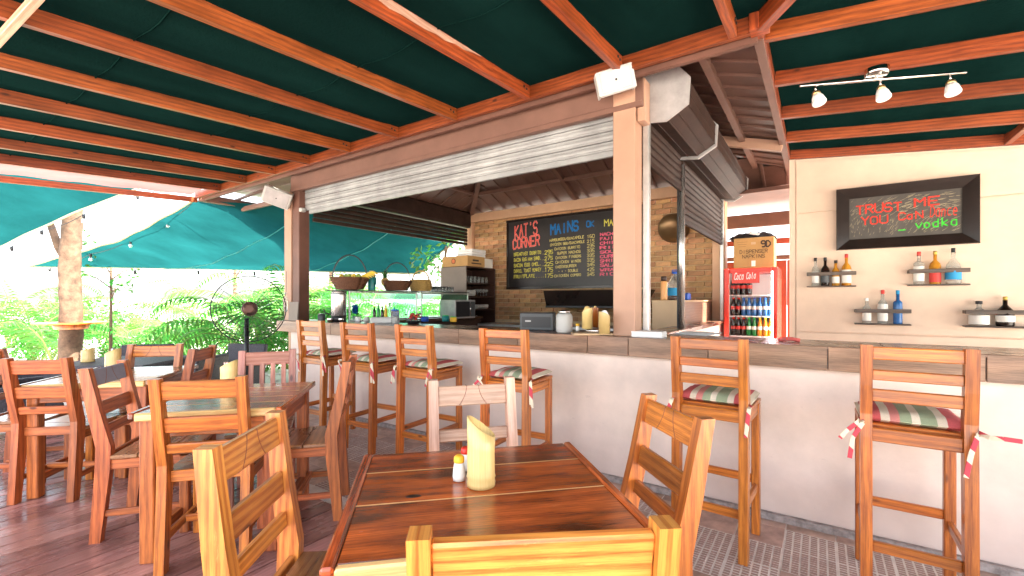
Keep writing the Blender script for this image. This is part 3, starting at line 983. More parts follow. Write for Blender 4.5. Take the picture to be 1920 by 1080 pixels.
def side_shutter(y0, y1, zlow, label, endplate=True):
    o = Vector((-1.05, (y0 + y1) / 2, 2.3))
    t = thing('roller_shutter', label, 'roller shutter', o)
    z = zlow + .05
    MB().box((0.0, 0, zlow + .022 - 2.3), (.03, y1 - y0 - .06, .045), b=.004).build('bottom_bar', M['slat_dark'], t)
    while z < 2.60:
        side_slat(y0 + .03, y1 - .03, z, z + .056, -1.05, M['slat_dark'], t, o)
        z += .060
    # faceted cover box: separate sheets
    hexa = [(-1.07, 2.62), (-.90, 2.60), (-.76, 2.68), (-.755, 2.84), (-.84, 2.945), (-1.07, 2.95)]
    ins = [(x_ * .985 - .012, z_ * .985 + .041) for x_, z_ in hexa]
    for k in range(len(hexa)):
        a, b_ = hexa[k], hexa[(k + 1) % len(hexa)]
        if k == 5: continue
        mid = (Vector((a[0], 0, a[1])) + Vector((b_[0], 0, b_[1]))) / 2
        cen = Vector((-.92, 0, 2.77)); out = (mid - cen).normalized()
        nrm = Vector((b_[1] - a[1], 0, a[0] - b_[0])).normalized()
        n_ = 2 if k < 4 else 1
        for q in range(n_):
            pa = Vector((a[0], 0, a[1])).lerp(Vector((b_[0], 0, b_[1])), q / n_); pb = Vector((a[0], 0, a[1])).lerp(Vector((b_[0], 0, b_[1])), (q + 1) / n_)
            c = (pa + pb) / 2
            d = (pb - pa); wd = d.length; d.normalize()
            m3 = Matrix((d, Vector((0, 1, 0)), d.cross(Vector((0, 1, 0))))).transposed()
            MB().box((c.x - o.x, (y0 + y1) / 2 + .0 - o.y, c.z - o.z), (wd - .006, y1 - y0 - .05, .006), m3, b=.001).build('cover_panel', M['slat_dark'], t)
            MB().box((pa.x - o.x, 0, pa.z - o.z), (.012, y1 - y0 - .05, .012), m3, b=.003).build('cover_seam', M['slat_dark'], t)
    big = [(-1.09, 2.60), (-.90, 2.575), (-.745, 2.665), (-.735, 2.85), (-.83, 2.965), (-1.09, 2.975)]
    if endplate:
        MB().prism([(a - o.x, b_ - o.z) for a, b_ in big], y0 - .005 - o.y, y0 + .012 - o.y, 'y').build('end_plate', M['boxplate'], t)
    return t


s1 = side_shutter(3.27, 4.30, 2.30, 'brown roller shutter of the side opening nearest the corner post, pale octagonal end plate')
s2 = side_shutter(4.31, 6.42, 2.02, 'longer brown roller shutter further back along the side opening, glinting golden slats')
for (y, m_, lab) in ((3.285, 'steel', 'pale steel guide rail standing on the bar right beside the corner post'),
                     (4.30, 'inox', 'worn round steel guide post between the two side shutters'),
                     (6.40, 'steel', 'thin steel guide rail at the back end of the side opening, beside the fridge')):
    t = MB()
    if y == 4.30:
        t.tube([(0, 0, 0), (0, 0, 1.50)], .030, 14)
    else:
        t.box((0, 0, .80), (.045, .05, 1.60), b=.004)
    zt = 1.042 if y != 3.285 else 1.043
    o = t.build('guide_rail', M[m_], None, loc=(-1.045, y, zt))
    tag(o, lab, 'guide rail')
    if y == 4.30:
        MB().box((-.028, 0, .75), (.02, .03, 1.5), b=.003).build('channel', M['blackmetal'], o)
# plate between both boxes
ob = MB().prism([(a, b_) for a, b_ in [(-.045, -.2), (.145, -.225), (.30, -.135), (.31, .05), (.215, .165), (-.045, .175)]], -.008, .008, 'y').build('joint_plate', M['boxplate'], s2, loc=(0, -1.06, .5))
ob2 = MB().prism([(a, b_) for a, b_ in [(-.045, -.2), (.145, -.225), (.30, -.135), (.31, .05), (.215, .165), (-.045, .175)]], -.008, .008, 'y').build('joint_plate', M['boxplate'], s2, loc=(0, 1.06, .5))
# side bar ledge under the side shutters
sc_ = thing('side_counter', 'narrow tiled ledge of the bar running back under the side shutters', 'counter', (-1.07, 4.9, 0))
MB().box((-.04, 0, .5), (.16, 3.0, 1.0), b=.005).build('ledge_wall', M['barpaint'], sc_)
MB().box((-.04, 0, 1.02), (.22, 3.05, .04), b=.004).build('ledge_top', M['countertop'], sc_)

# left side shutter
ls = thing('roller_shutter', 'brown roller shutter rolled up over the left opening beside the shade sail', 'roller shutter', (-5.36, 4.85, 2.3))
LO = Vector((-5.36, 4.85, 2.3))
MB().box((0, 0, .035), (.03, 3.05, .05), b=.004).build('bottom_bar', M['slat_dark'], ls)
for k in range(4):
    side_slat(3.33, 6.38, 2.37 + k * .062, 2.37 + k * .062 + .058, -5.36, M['slat_dark'], ls, LO)
MB().box((-.05, 0, .47), (.3, 3.1, .28), b=.03).build('cover_box', M['slat_dark'], ls)

# ------------------------------------------------------------------ CANOPY (lean-to with rafters and green cloth)
cn = thing('canopy', 'timber lean-to canopy with orange varnished rafters under dark green cloth', 'canopy', (-2.5, 1.0, 2.8))
CO = Vector((-2.5, 1.0, 2.8))


def C_(p): return tuple(Vector(p) - CO)


SL, SR = .063, .099
HX, HY = -.285, 2.97
HD = SL / SR          # hip run in x for each metre towards -y
YN = -.45
rh, rw = .100, .046
zt = 2.86


def zl(y): return zt - SL * (HY - y)
def zr(x): return zt - SR * (x - HX)


# ledgers
MB().bar(C_((-7.9, HY, zt + rh / 2)), C_((HX - .02, HY, zt + rh / 2)), .04, rh).build('ledger', M['rafter'], cn)
MB().bar(C_((HX, HY - .0, zt + rh / 2)), C_((HX, 5.86, zt + rh / 2)), .04, rh).build('ledger', M['rafter'], cn)
xs = [-1.127 - .742 * k for k in range(9)]
xs = [-.423] + xs
for x in xs:
    MB().bar(C_((x, HY - .022, zl(HY) + rh / 2)), C_((x, YN, zl(YN) + rh / 2)), rw, rh).build('rafter', M['rafter'], cn)
for k in range(4):        # jack rafters right of the corner run out to the hip
    x = .30 + .72 * k
    y1 = HY - (x - HX) / HD
    MB().bar(C_((x, y1, zl(y1) + rh / 2)), C_((x, YN, zl(YN) + rh / 2)), rw, rh).build('rafter', M['rafter'], cn)
for y in (3.10, 3.79, 4.505, 5.205, 5.86):
    MB().bar(C_((HX + .022, y, zr(HX) + rh / 2)), C_((4.6, y, zr(4.6) + rh / 2)), rw, rh).build('rafter', M['rafter'], cn)
for k in range(5):
    y = 2.40 - .70 * k
    x0 = HX + (HY - y) * HD
    MB().bar(C_((x0, y, zr(x0) + rh / 2)), C_((4.6, y, zr(4.6) + rh / 2)), rw, rh).build('rafter', M['rafter'], cn)
MB().bar(C_((HX + .015, HY - .02, zt + .055)), C_((HX + (HY - YN) * HD, YN, zl(YN) + .055)), .055, .125).build('hip_rafter', M['rafter'], cn)
MB().bar(C_((1.40, 5.22, zr(1.4) + .05)), C_((1.40, 5.84, zr(1.4) + .05)), .045, .09).build('brace', M['rafter'], cn)
# bleached strip where the varnish has peeled off one rafter
wpt = MB(); pa_, pb_ = (.62, 1.32), (1.32, 2.02)
xx_ = -1.127 - .742 + rw / 2 + .0006
vs_ = []
for k in range(15):
    y = 1.15 + k * .085
    u_ = k / 14
    top_ = zl(y) + rh - .004
    hgt_ = .046 * math.sin(PI * min(1, .12 + u_ * .9)) ** .6 + .006 * math.sin(k * 2.7)
    vs_ += [C_((xx_, y, top_ - max(.004, hgt_))), C_((xx_, y, top_))]
wpt.add(vs_, [[2 * k, 2 * k + 2, 2 * k + 3, 2 * k + 1] for k in range(14)], [[(vs_[i][1], vs_[i][2]) for i in (2 * k, 2 * k + 2, 2 * k + 3, 2 * k + 1)] for k in range(14)])
wpt.build('worn_strip', M['w_pale'], cn)
# bolts where the rafters meet the ledger
bolt_me = MB().lathe([(.010, 0), (.010, .004), (.004, .007)], n=8, mtx=Matrix.Rotation(R(90), 3, 'Y')).mesh('bolt', M['blackmetal'])
for x in xs:
    for dy in (.05, .085):
        place(bolt_me, 'bolt', cn, loc=C_((x + rw / 2 + .0005, HY - dy - .02, zl(HY) + .045 + dy * .2)))
# outer left end beam and near cross beam
MB().bar(C_((-7.93, HY + .02, 2.86 - .01)), C_((-7.93, YN, zl(YN) - .01)), .05, .075).build('end_beam', M['rafter'], cn)
MB().bar(C_((-3.60, .42, zl(.42) - .05)), C_((-2.97, .50, zl(.5) + .035)), .035, .035, up=(0, 0, 1)).build('brace', M['w_pale'], cn)


MB().box(C_((HX - .0, HY - .0, zt + .055)), (.10, .10, .11), b=.004).build('corner_block', M['rafter'], cn)
# cloth
def cl_left(u, v):
    x = -7.6 + 7.9 * u
    y = HY + .0 - (HY - YN + .0) * v
    bay = ((x + 1.127) / .742)
    sag = (.018 * (1 - math.cos(2 * PI * bay)) + .006 * (1 + math.sin(x * 3.1 + y * 2.3))) * min(1, max(0, (HY - .06 - y) * 4))
    return Vector((x, y, zl(y) + rh + .003 - sag)) - CO


def cl_right(u, v):
    y = 6.1 - 7.7 * v
    xa = HX if y > HY else HX + (HY - y) * HD
    x = xa - .03 + (4.73 - xa) * u
    bay = (y - 3.10) / .7
    sag = (.018 * (1 - math.cos(2 * PI * bay)) + .005 * (1 + math.sin(x * 3.1 + y * 2.3))) * min(1, max(0, (x - xa - .05) * 4))
    return Vector((x, y, zr(x) + rh + .003 - sag)) - CO


def cl_left2(u, v):
    y = HY + .03 - (HY - YN) * v
    xb = HX + (HY - y) * HD
    x = -7.22 + (xb + 7.22) * u
    bay = ((x + 1.127) / .742)
    sag = (.018 * (1 - math.cos(2 * PI * bay)) + .006 * (1 + math.sin(x * 3.1 + y * 2.3))) * min(1, max(0, (HY - .06 - y) * 4))
    return Vector((x, y, zl(y) + rh + .003 - sag)) - CO


MB().grid(cl_left2, 90, 20).build('cloth', M['green'], cn)
MB().grid(cl_right, 24, 88).build('cloth', M['green'], cn)
# sewn seams of the cloth
for yy in (1.9, .9):
    pts = []
    for k in range(60):
        p = cl_left2(k / 59 * .96, (HY - yy) / (HY - YN)); pts.append(p - Vector((0, 0, .004)))
    MB().tube(pts, .005, 5).build('seam', M['green'], cn)
# bright tarp strip hanging along the left edge
def tarp(u, v):
    y = HY - .05 - (HY - YN) * u
    return Vector((-7.15 - .83 * v, y, zl(y) + rh + .016 - .055 * v + .006 * math.sin(u * 40) * v)) - CO
MB().grid(tarp, 60, 3).build('edge_tarp', M['pinktarp'], cn)

# ------------------------------------------------------------------ RIGHT WALL
rwl = thing('panelled_wall', 'cream pink panelled wall behind the bar on the right, bottle shelves on it', 'wall', (1.2, 5.855, 0))
WO = Vector((1.2, 5.85, 0))
wx0, wx1 = -.27, 3.6


def wtop(x): return zr(x) - .004


prof = [(wx0 - WO.x, 0), (wx1 - WO.x, 0), (wx1 - WO.x, wtop(wx1)), (wx0 - WO.x, wtop(wx0))]
MB().prism(prof, .0, .08, 'y').build('wall_core', M['wallpaint'], rwl)
# cladding panels, each proud with recessed joints
rows = [(.06, .95), (.965, 2.235), (2.25, None)]
for (z0, z1) in rows:
    a, b_ = -.205, 3.5
    if z1 is None:
        pr = [(a - WO.x, z0), (b_ - WO.x, z0), (b_ - WO.x, wtop(b_) - .03), (a - WO.x, wtop(a) - .035)]
    else:
        pr = [(a - WO.x, z0), (b_ - WO.x, z0), (b_ - WO.x, z1), (a - WO.x, z1)]
    MB().prism(pr, -.022, -.0005, 'y').build('wall_panel', M['wallpaint'], rwl)
MB().prism([(wx0 - WO.x, 0), (-.213 - WO.x, 0), (-.213 - WO.x, wtop(-.21)), (wx0 - WO.x, wtop(wx0))], -.016, -.0005, 'y').build('corner_trim', M['wallpaint'], rwl)

# ================================================================== FURNITURE
CACHE = {}


def cached(key, fn):
    if key not in CACHE: CACHE[key] = fn()
    return CACHE[key]


def post_profile(d0, d1, h, seat, foot, top, bend=.06):
    """bent chair post seen from the side: (y,z) outline, back towards -y"""
    c = [(foot, 0), (0, seat - bend), (.004, seat + bend), (top * .45, (seat + h) / 2), (top, h)]
    wd = [d0, d1, d1, d1 * .86, d0 * .92]
    a = [(y - w_ / 2, z) for (y, z), w_ in zip(c, wd)]
    b = [(y + w_ / 2, z) for (y, z), w_ in zip(c, wd)]
    return a + b[::-1]


def chair(cx, cd, face, wood_, label, group, w=.40, slats=((.83, .92), (.67, .745), (.565, .615)), h=.935, seatmat='seat', groove=True, dark_top=False, vertical=False, rake=.085, pw=.042):
    p = W(cx, cd)
    t = thing('dining_chair', label, 'chair', p, R(face - 90) + YAW, group)
    K = (wood_, w, h, rake, pw)
    def post(s):
        def f():
            m = MB(); x0 = s * w / 2 - (pw if s > 0 else 0)
            return m.prism(post_profile(.05, .068, h, .45, -.035, -rake), x0, x0 + pw, 'x').mesh('back_leg', M[wood_])
        return cached(('post', s) + K, f)
    for s in (-1, 1): place(post(s), 'back_leg', t)
    fl = cached(('fl',) + K, lambda: MB().box((0, 0, .215), (.045, .045, .43), b=.004).mesh('front_leg', M[wood_]))
    for s in (-1, 1): place(fl, 'front_leg', t, loc=(s * (w / 2 - .024), .375, 0))
    if vertical:
        MB().box((0, -.072, .875), (w - pw * 2 + .004, .022, .095), b=.006).build('top_rail', M[wood_], t)
        MB().box((0, -.03, .60), (w - pw * 2 + .004, .022, .05), b=.004).build('low_rail', M[wood_], t)
        for k in range(4):
            MB().bar((-.105 + k * .07, -.032, .61), (-.105 + k * .07, -.066, .84), .030, .014, up=(0, 1, 0)).build('spindle', M[wood_], t)
    else:
        for i, (z0, z1) in enumerate(slats):
            zc = (z0 + z1) / 2
            yc = -rake * max(0, (zc - .45)) / (h - .45) + .002
            mm = 'rattancush' if (dark_top and i == 0) else wood_
            def fs():
                m = MB()
                rk = Matrix.Rotation(math.atan(rake / (h - .45)), 3, 'X')
                return m.box((0, 0, 0), (w - pw * 2 + .003, .024, z1 - z0), rk, b=.005).mesh('slat', M[mm])
            place(cached(('slat', i, mm, z0, z1) + K, fs), 'slat', t, loc=(0, yc, zc))
        if groove:
            z0, z1 = slats[0]
            for s in (-1, 1):
                pts = []
                for k in range(7):
                    u = k / 6
                    zc = z0 + .006 + (z1 - z0 - .004) * u
                    yy = -rake * (zc - .45) / (h - .45) + .002
                    pts.append((s * (.028 + .035 * (1 - u) ** 2), yy - .0125, zc))
                cachedk = ('gr', s, z0, z1) + K
                place(cached(cachedk, lambda: MB().tube(pts, .0016, 5).mesh('groove', M['brownwood'])), 'groove', t)
                pts2 = [(a, b_ + .0245, c) for a, b_, c in pts]
                place(cached(cachedk + (2,), lambda: MB().tube(pts2, .0016, 5).mesh('groove', M['brownwood'])), 'groove', t)
    # seat of three boards
    for k in range(3):
        y = .045 + k * .128 + .0
        sm = cached(('seatb', k, seatmat, w), lambda: MB().box((0, 0, 0), (w - .0, .124, .022), b=.004).mesh('seat_board', M[seatmat]))
        place(sm, 'seat_board', t, loc=(0, .095 + k * .1275, .452))
    ap = cached(('ap',) + K, lambda: MB().box((0, 0, 0), (w - .085, .02, .055), b=.003).mesh('apron', M[wood_]))
    place(ap, 'apron', t, loc=(0, .015, .445)); place(ap, 'apron', t, loc=(0, .385, .412))
    sa = cached(('sa',) + K, lambda: MB().box((0, .19, 0), (.02, .33, .055), b=.003).mesh('side_apron', M[wood_]))
    for s in (-1, 1): place(sa, 'side_apron', t, loc=(s * (w / 2 - .021), 0, .412))
    st = cached(('st',) + K, lambda: MB().box((0, .175, 0), (.02, .37, .035), b=.003).mesh('stretcher', M[wood_]))
    for s in (-1, 1): place(st, 'stretcher', t, loc=(s * (w / 2 - .021), 0, .15))
    cs = cached(('cs',) + K, lambda: MB().box((0, 0, 0), (w - .08, .022, .035), b=.003).mesh('cross_stretcher', M[wood_]))
    place(cs, 'stretcher', t, loc=(0, .18, .165))
    return t


G1 = 'wooden dining chairs on the terrace'
chair(-3.02, 2.93, 97, 'w_red', 'far left reddish wooden chair seen from behind, front side of the leftmost table', G1, w=.38, groove=False)
chair(-2.25, 2.60, 16, 'w_red', 'reddish wooden chair with a dark grey top slat, between the two left tables', G1, dark_top=True)
chair(-1.50, 2.21, 104, 'w_orange', 'yellow orange wooden chair seen from behind, near side of the middle table', G1, groove=False)
chair(-.722, 1.30, 3, 'w_gold', 'golden wooden chair at the left of the foreground table, cut by the bottom edge', G1, rake=.045)
chair(-1.106, 2.833, 193.6, 'w_red', 'reddish wooden chair in side view at the right side of the middle table, dark seat', G1, groove=False)
chair(-.167, 2.022, 284, 'w_pale', 'pale pinkish washed chair behind the front table, facing the viewer', G1, slats=((.815, .905), (.66, .715), (.565, .615)))
chair(.483, 1.559, 190.5, 'w_orange', 'orange wooden chair on the right side of the foreground table', G1)
chair(.046, .808, 95, 'w_gold', 'golden wooden chair at the bottom picture edge, only its top slat and posts showing', G1, h=.935, groove=False, w=.435, pw=.036)
chair(-1.763, 3.229, 292, 'w_pinkred', 'bleached pink red chair with upright spindles behind the middle table', G1, w=.37, vertical=True)
chair(-2.956, 3.67, 280, 'w_orange', 'orange brown chair at the far side of the leftmost table, facing the viewer', G1)
chair(-2.505, 3.516, 190, 'w_red', 'reddish chair in side view at the right side of the leftmost table', G1, w=.36, groove=False)
chair(-3.74, 3.25, 15, 'w_red', 'wooden chair cut off by the left picture edge, beside the leftmost table', G1)


def table(cx, cd, rot, sx, sy, topm, legm, label, planks=3, group='wooden tables on the terrace', trim=True):
    t = thing('dining_table', label, 'table', W(cx, cd), R(rot) + YAW, group)
    # planks run along x, breadboard trim on both ends
    tw = .028
    edge = [.0, .40, .74, 1.0] if planks == 3 else [k / planks for k in range(planks + 1)]
    y0 = -sy / 2 + (.02 if trim else 0)
    ly = sy - (.02 if trim else 0)
    for k in range(planks):
        a, b_ = y0 + edge[k] * ly, y0 + edge[k + 1] * ly
        MB().box((0, (a + b_) / 2, .735), (sx - 2 * tw - .004, b_ - a - .0025, .028), b=.0025).build('plank', M[topm], t)
        if k and trim:
            MB().box((0, a, .7485), (sx - 2 * tw - .004, .0028, .002), b=.0003).build('seam_filler', M['tedge'], t)
    for s in (-1, 1):
        MB().box((s * (sx / 2 - tw / 2), 0, .737), (tw, sy, .034), b=.006).build('end_trim', M[topm], t)
    if trim:
        MB().box((0, -sy / 2 + .008, .731), (sx - 2 * tw - .002, .026, .040), b=.010).build('front_edge', M['tedge'], t)
    for s in (-1, 1):
        MB().box((0, s * (sy / 2 - .055), .668), (sx - .14, .022, .095), b=.003).build('apron', M[legm], t)
        MB().box((s * (sx / 2 - .055), 0, .668), (.022, sy - .14, .095), b=.003).build('apron', M[legm], t)
    lg = MB().box((0, 0, .36), (.065, .065, .72), b=.005).mesh('leg', M[legm])
    for a in (-1, 1):
        for b_ in (-1, 1):
            place(lg, 'leg', t, loc=(a * (sx / 2 - .065), b_ * (sy / 2 - .065), 0))
    for a in (-1, 1):
        MB().box((a * (sx / 2 - .065), 0, .12), (.04, sy - .19, .05), b=.004).build('foot_rail', M[legm], t)
    return t


T1 = table(-.083, 1.327, 11, .765, .70, 'table', 'w_orange', 'glossy dark red plank table in the foreground with a tall bamboo holder')
table(-1.594, 2.608, 11.5, .69, .76, 'table', 'w_red', 'middle reddish table between the chairs, bamboo holder at its far corner', planks=5)
table(-2.93, 3.36, 14, .74, .78, 'seat', 'w_red', 'leftmost wooden table with a glossy brown top, bamboo holder on it', planks=5)


for (u, v, a_, b_) in ((775, 930, .022, .010), (808, 873, .007, .004), (1010, 842, .012, .005)):
    dd = .55 * 843 / (v - 563.0); xx = (u - 960) / 843.0 * dd
    q = W(xx, dd) - W(-.083, 1.327); q.rotate(Matrix.Rotation(-(R(11) + YAW), 3, 'Z'))
    km = MB(); n_ = 18
    ring = [(a_ * math.cos(2 * PI * k / n_) * (1 + .12 * math.sin(3 * k)), b_ * math.sin(2 * PI * k / n_)) for k in range(n_)]
    km.prism([(p[0], p[1]) for p in ring], 0, .0006, 'z')
    km.build('knot', plain('dark knot', (.025, .010, .006), .5) if u == 775 else bpy.data.materials['dark knot'], T1, loc=(q.x, q.y, .7490))


def bamboo(cx, cd, z, r, h, label, rz=0.0, slope=.06):
    p = W(cx, cd, z)
    t = thing('bamboo_holder', label, 'napkin holder', p, YAW + rz, 'bamboo napkin holders')
    m = MB(); n = 28
    prof = [(r * 1.0, 0), (r * 1.02, .012), (r * .97, .022), (r * 1.03, .028), (r * .985, .036), (r * .97, h * .6), (r, h)]
    vs = []; fs = []
    for i, (rr, z_) in enumerate(prof):
        for k in range(n):
            a = 2 * PI * k / n
            x, y = rr * math.cos(a), rr * math.sin(a) * .96
            zt_ = z_
            if i >= len(prof) - 2: zt_ = z_ - slope * (x / r + 1) / 2 * (1 if i == len(prof) - 1 else .4)
            vs.append((x, y, zt_))
    for i in range(len(prof) - 1):
        for k in range(n):
            k2 = (k + 1) % n
            fs.append([i * n + k, i * n + k2, (i + 1) * n + k2, (i + 1) * n + k])
    # rim and inner wall
    b0 = len(vs); th = .006
    for (f_, dz) in ((1 - th / r, 0), (1 - th / r, -.12)):
        for k in range(n):
            a = 2 * PI * k / n
            x, y = r * math.cos(a), r * math.sin(a) * .96
            vs.append((x * f_, y * f_, h + dz - slope * (x / r + 1) / 2))
    top = (len(prof) - 1) * n
    for k in range(n):
        k2 = (k + 1) % n
        fs.append([top + k, top + k2, b0 + k2, b0 + k])
        fs.append([b0 + k, b0 + k2, b0 + n + k2, b0 + n + k])
    fs.append([k for k in range(n)][::-1])
    fs.append([b0 + n + k for k in range(n)])
    m.add(vs, fs, [[(vs[i][2], math.atan2(vs[i][1], vs[i][0]) * r) for i in f] for f in fs], True)
    m.build('bamboo_tube', M['bamboo'], t)
    return t


t = bamboo(-.092, 1.336, .751, .042, .205, 'tall slanted cut bamboo holder on the foreground table')
t = bamboo(-3.15, 3.55, .751, .052, .17, 'bamboo holder on the leftmost table', rz=PI, slope=.05)
MB().box((0, 0, .11), (.012, .06, .12), Matrix.Rotation(.5, 3, 'Z')).build('napkin', M['paper'], t)
t = bamboo(-1.80, 2.86, .751, .050, .17, 'bamboo holder with silvery cutlery on the middle table', rz=PI, slope=.05)
for k in range(4):
    MB().bar((-.02 + k * .013, 0, .03), (-.024 + k * .015, .012, .155), .012, .002).build('cutlery', M['chrome'], t)


def shaker(cx, cd, z, capm, label, s=1.0):
    t = thing('shaker', label, 'shaker', W(cx, cd, z), 0)
    MB().lathe([(.017 * s, 0), (.0185 * s, .012 * s), (.0165 * s, .035 * s), (.0135 * s, .05 * s)], n=14).build('glass_body', M['label_w'], t)
    MB().lathe([(.0145 * s, .05 * s), (.0155 * s, .053 * s), (.015 * s, .064 * s), (.009 * s, .070 * s)], n=14).build('cap', M[capm], t)
    return t


shaker(-.162, 1.376, .751, 'yellow', 'salt shaker with yellow cap left of the tall bamboo holder', 1.08)
shaker(-.150, 1.46, .751, 'red', 'small shaker with red cap half hidden behind the tall bamboo holder', 1.05)


# ------------------------------------------------------------------ bar stools
def cushion_mesh(w, d):
    def fn(u, v):
        x = (u - .5) * w; y = (v - .5) * d
        e = min(u, 1 - u, v, 1 - v)
        z = .028 * (1 - math.exp(-e * 16))
        puff = .008 * math.sin(PI * u) * math.sin(PI * v)
        return Vector((x, y, z + puff + .003 * math.sin(u * 17) * math.sin(v * 13)))
    m = MB()
    m.grid(fn, 16, 16)
    m.grid(lambda u, v: Vector(((.5 - u) * w, (v - .5) * d, -.020 * (1 - math.exp(-min(u, 1 - u, v, 1 - v) * 22)) + .001)), 10, 10)
    return m.mesh('cushion_body', M['cushion'])


def stool(X, Y, rz, label, ties, w=.37, h=1.107, wd='w_orange', cush_dx=0.0):
    t = thing('bar_stool', label, 'bar stool', (X, Y, 0), R(rz), 'tall wooden bar stools along the bar')
    K = (wd,)
    pw = .042; sh_ = .755
    def post(s):
        x0 = s * w / 2 - (pw if s > 0 else 0)
        return MB().prism(post_profile(.048, .060, h, sh_, -.018, -.03, .05), x0, x0 + pw, 'x').mesh('back_leg', M[wd])
    for s in (-1, 1): place(cached(('spost', s) + K, lambda: post(s)), 'back_leg', t)
    fl = cached(('sfl',) + K, lambda: MB().box((0, 0, sh_ / 2 - .01), (.042, .042, sh_ - .02), b=.004).mesh('front_leg', M[wd]))
    for s in (-1, 1): place(fl, 'front_leg', t, loc=(s * (w / 2 - .022), .335, 0))
    for i, (z0, z1) in enumerate(((1.045, 1.100), (.955, 1.0), (.862, .915))):
        me = cached(('sslat', i) + K, lambda: MB().box((0, 0, 0), (w - 2 * pw + .003, .022, z1 - z0), b=.004).mesh('slat', M[wd]))
        place(me, 'slat', t, loc=(0, -.03 * ((z0 + z1) / 2 - sh_) / (h - sh_), (z0 + z1) / 2))
    bk = cached(('sbk',) + K, lambda: MB().box((0, 0, 0), (w - 2 * pw + .003, .024, .06), b=.004).mesh('apron', M[wd]))
    place(bk, 'apron', t, loc=(0, .0, .715)); place(bk, 'apron', t, loc=(0, .335, .700))
    sa = cached(('ssa',) + K, lambda: MB().box((0, .17, 0), (.024, .29, .06), b=.004).mesh('side_apron', M[wd]))
    for s in (-1, 1): place(sa, 'side_apron', t, loc=(s * (w / 2 - .021), 0, .700))
    for k in range(3):
        me = cached(('ssb', k) + K, lambda: MB().box((0, 0, 0), (w - .0, .108, .02), b=.004).mesh('seat_board', M[wd]))
        place(me, 'seat_board', t, loc=(0, .084 + k * .111, .745))
    st = cached(('sst',) + K, lambda: MB().box((0, .16, 0), (.022, .31, .042), b=.004).mesh('stretcher', M[wd]))
    for s in (-1, 1): place(st, 'stretcher', t, loc=(s * (w / 2 - .021), 0, .265))
    sx_ = cached(('ssx',) + K, lambda: MB().box((0, 0, 0), (w - .085, .022, .045), b=.004).mesh('foot_rest', M[wd]))
    place(sx_, 'foot_rest', t, loc=(0, .0, .225)); place(sx_, 'foot_rest', t, loc=(0, .335, .305))
    # striped cushion lying on the seat is a thing of its own
    q = Vector((cush_dx, .195, .777)); q.rotate(t.rotation_euler)
    c = thing('seat_cushion', ties[0], 'cushion', Vector((X, Y, 0)) + q, R(rz + ties[2]), 'striped seat cushions on the bar stools')
    place(cached('cushion', lambda: cushion_mesh(.37, .345)), 'cushion_body', c)
    pp = cached('piping', lambda: MB().tube([(.18, -.168, 0), (.183, 0, 0), (.18, .168, 0), (0, .170, 0), (-.18, .168, 0), (-.183, 0, 0), (-.18, -.168, 0), (0, -.170, 0), (.18, -.168, 0)], .004, 6).mesh('piping', M['cushion']))
    place(pp, 'piping', c)
    rnd = random.Random(int(X * 100))
    for s in (-1, 1):
        for k in range(2):
            ln = rnd.uniform(.08, .15); dr = rnd.uniform(-.08, .08)
            pts = [Vector((s * .165, -.165, .0)), Vector((s * .185, -.20, -.002)), Vector((s * .19 + s * dr * .3, -.245, -.008)), Vector((s * .19 + dr * .7, -.252, -.03 - ln * .35)), Vector((s * .19 + dr, -.256, -.03 - ln))]
            if ties[1] and k == 0:
                pts[-2] = Vector((s * .24, -.262, -.012 + (.01 if s > 0 else -.04))); pts[-1] = Vector((s * (.29 if s > 0 else .26), -.262, -.004 - (.0 if s > 0 else .08)))
            m = MB()
            for a, b_ in zip(pts[:-1], pts[1:]):
                if (b_ - a).length > .004: m.bar(a, b_, .017, .005, up=(0, 1, 0), b=.001)
            m.build('tie', M['tie'], c)
    return t


sl_ = [(-4.03, 2.50, 4, 'bar stool furthest from the viewer, first from the left end of the bar'),
       (-3.285, 2.47, 6, 'second bar stool from the left end of the bar'),
       (-2.62, 2.50, 3, 'third bar stool from the left end, right in front of the glass cases'),
       (-1.76, 2.50, 4, 'fourth bar stool from the left, behind the pale pinkish chair'),
       (-.47, 2.51, -3, 'bar stool in front of the fridge, second from the right'),
       (.335, 2.52, 0, 'rightmost and nearest bar stool, under the bottle shelves')]
names = ['first', 'second', 'third', 'fourth', 'fifth', 'nearest']
for i, (a, b_, c, lab) in enumerate(sl_):
    stool(a, b_, c, lab, ('red cream and green striped cushion on the %s bar stool from the left' % names[i] if i < 5 else 'red cream and green striped cushion with long ties on the nearest, rightmost bar stool', i == 5, random.uniform(-4, 4)))


# ================================================================== THINGS ON THE BAR AND THE WALLS
# track light
lt = thing('spotlight_rail', 'chrome ceiling light rail with three white glass spots under the right canopy', 'ceiling light', (.31, 3.74, 2.80))
a, b_ = Vector((-.106 - .31, 3.60 - 3.74, -.055)), Vector((.77 - .31, 3.97 - 3.74, -.055))
MB().tube([a, b_], .009, 10).build('rail', M['chrome'], lt)
MB().lathe([(.058, -.045), (.066, -.03), (.066, .0)], n=24, c=(0, .0, .0)).build('canopy_plate', M['chrome'], lt)
MB().tube([(0, 0, -.03), (0, 0, -.055)], .008, 8).build('stem', M['chrome'], lt)
for k, u in enumerate((.10, .50, .91)):
    p = a.lerp(b_, u)
    MB().tube([p, p + Vector((0, 0, -.05))], .006, 8).build('arm', M['chrome'], lt)
    rot = Matrix.Rotation(R(-14), 3, 'X') @ Matrix.Rotation(R(-14 + 4 * k), 3, 'Y')
    q = p + Vector((0, 0, -.05))
    MB().lathe([(.016, .006), (.024, -.006), (.026, -.026)], c=q, mtx=rot, n=18).build('socket', M['brass'], lt)
    MB().lathe([(.026, -.026), (.034, -.045), (.042, -.085), (.040, -.092)], c=q, mtx=rot, n=22).build('lamp_shade', M['lampglass'], lt)


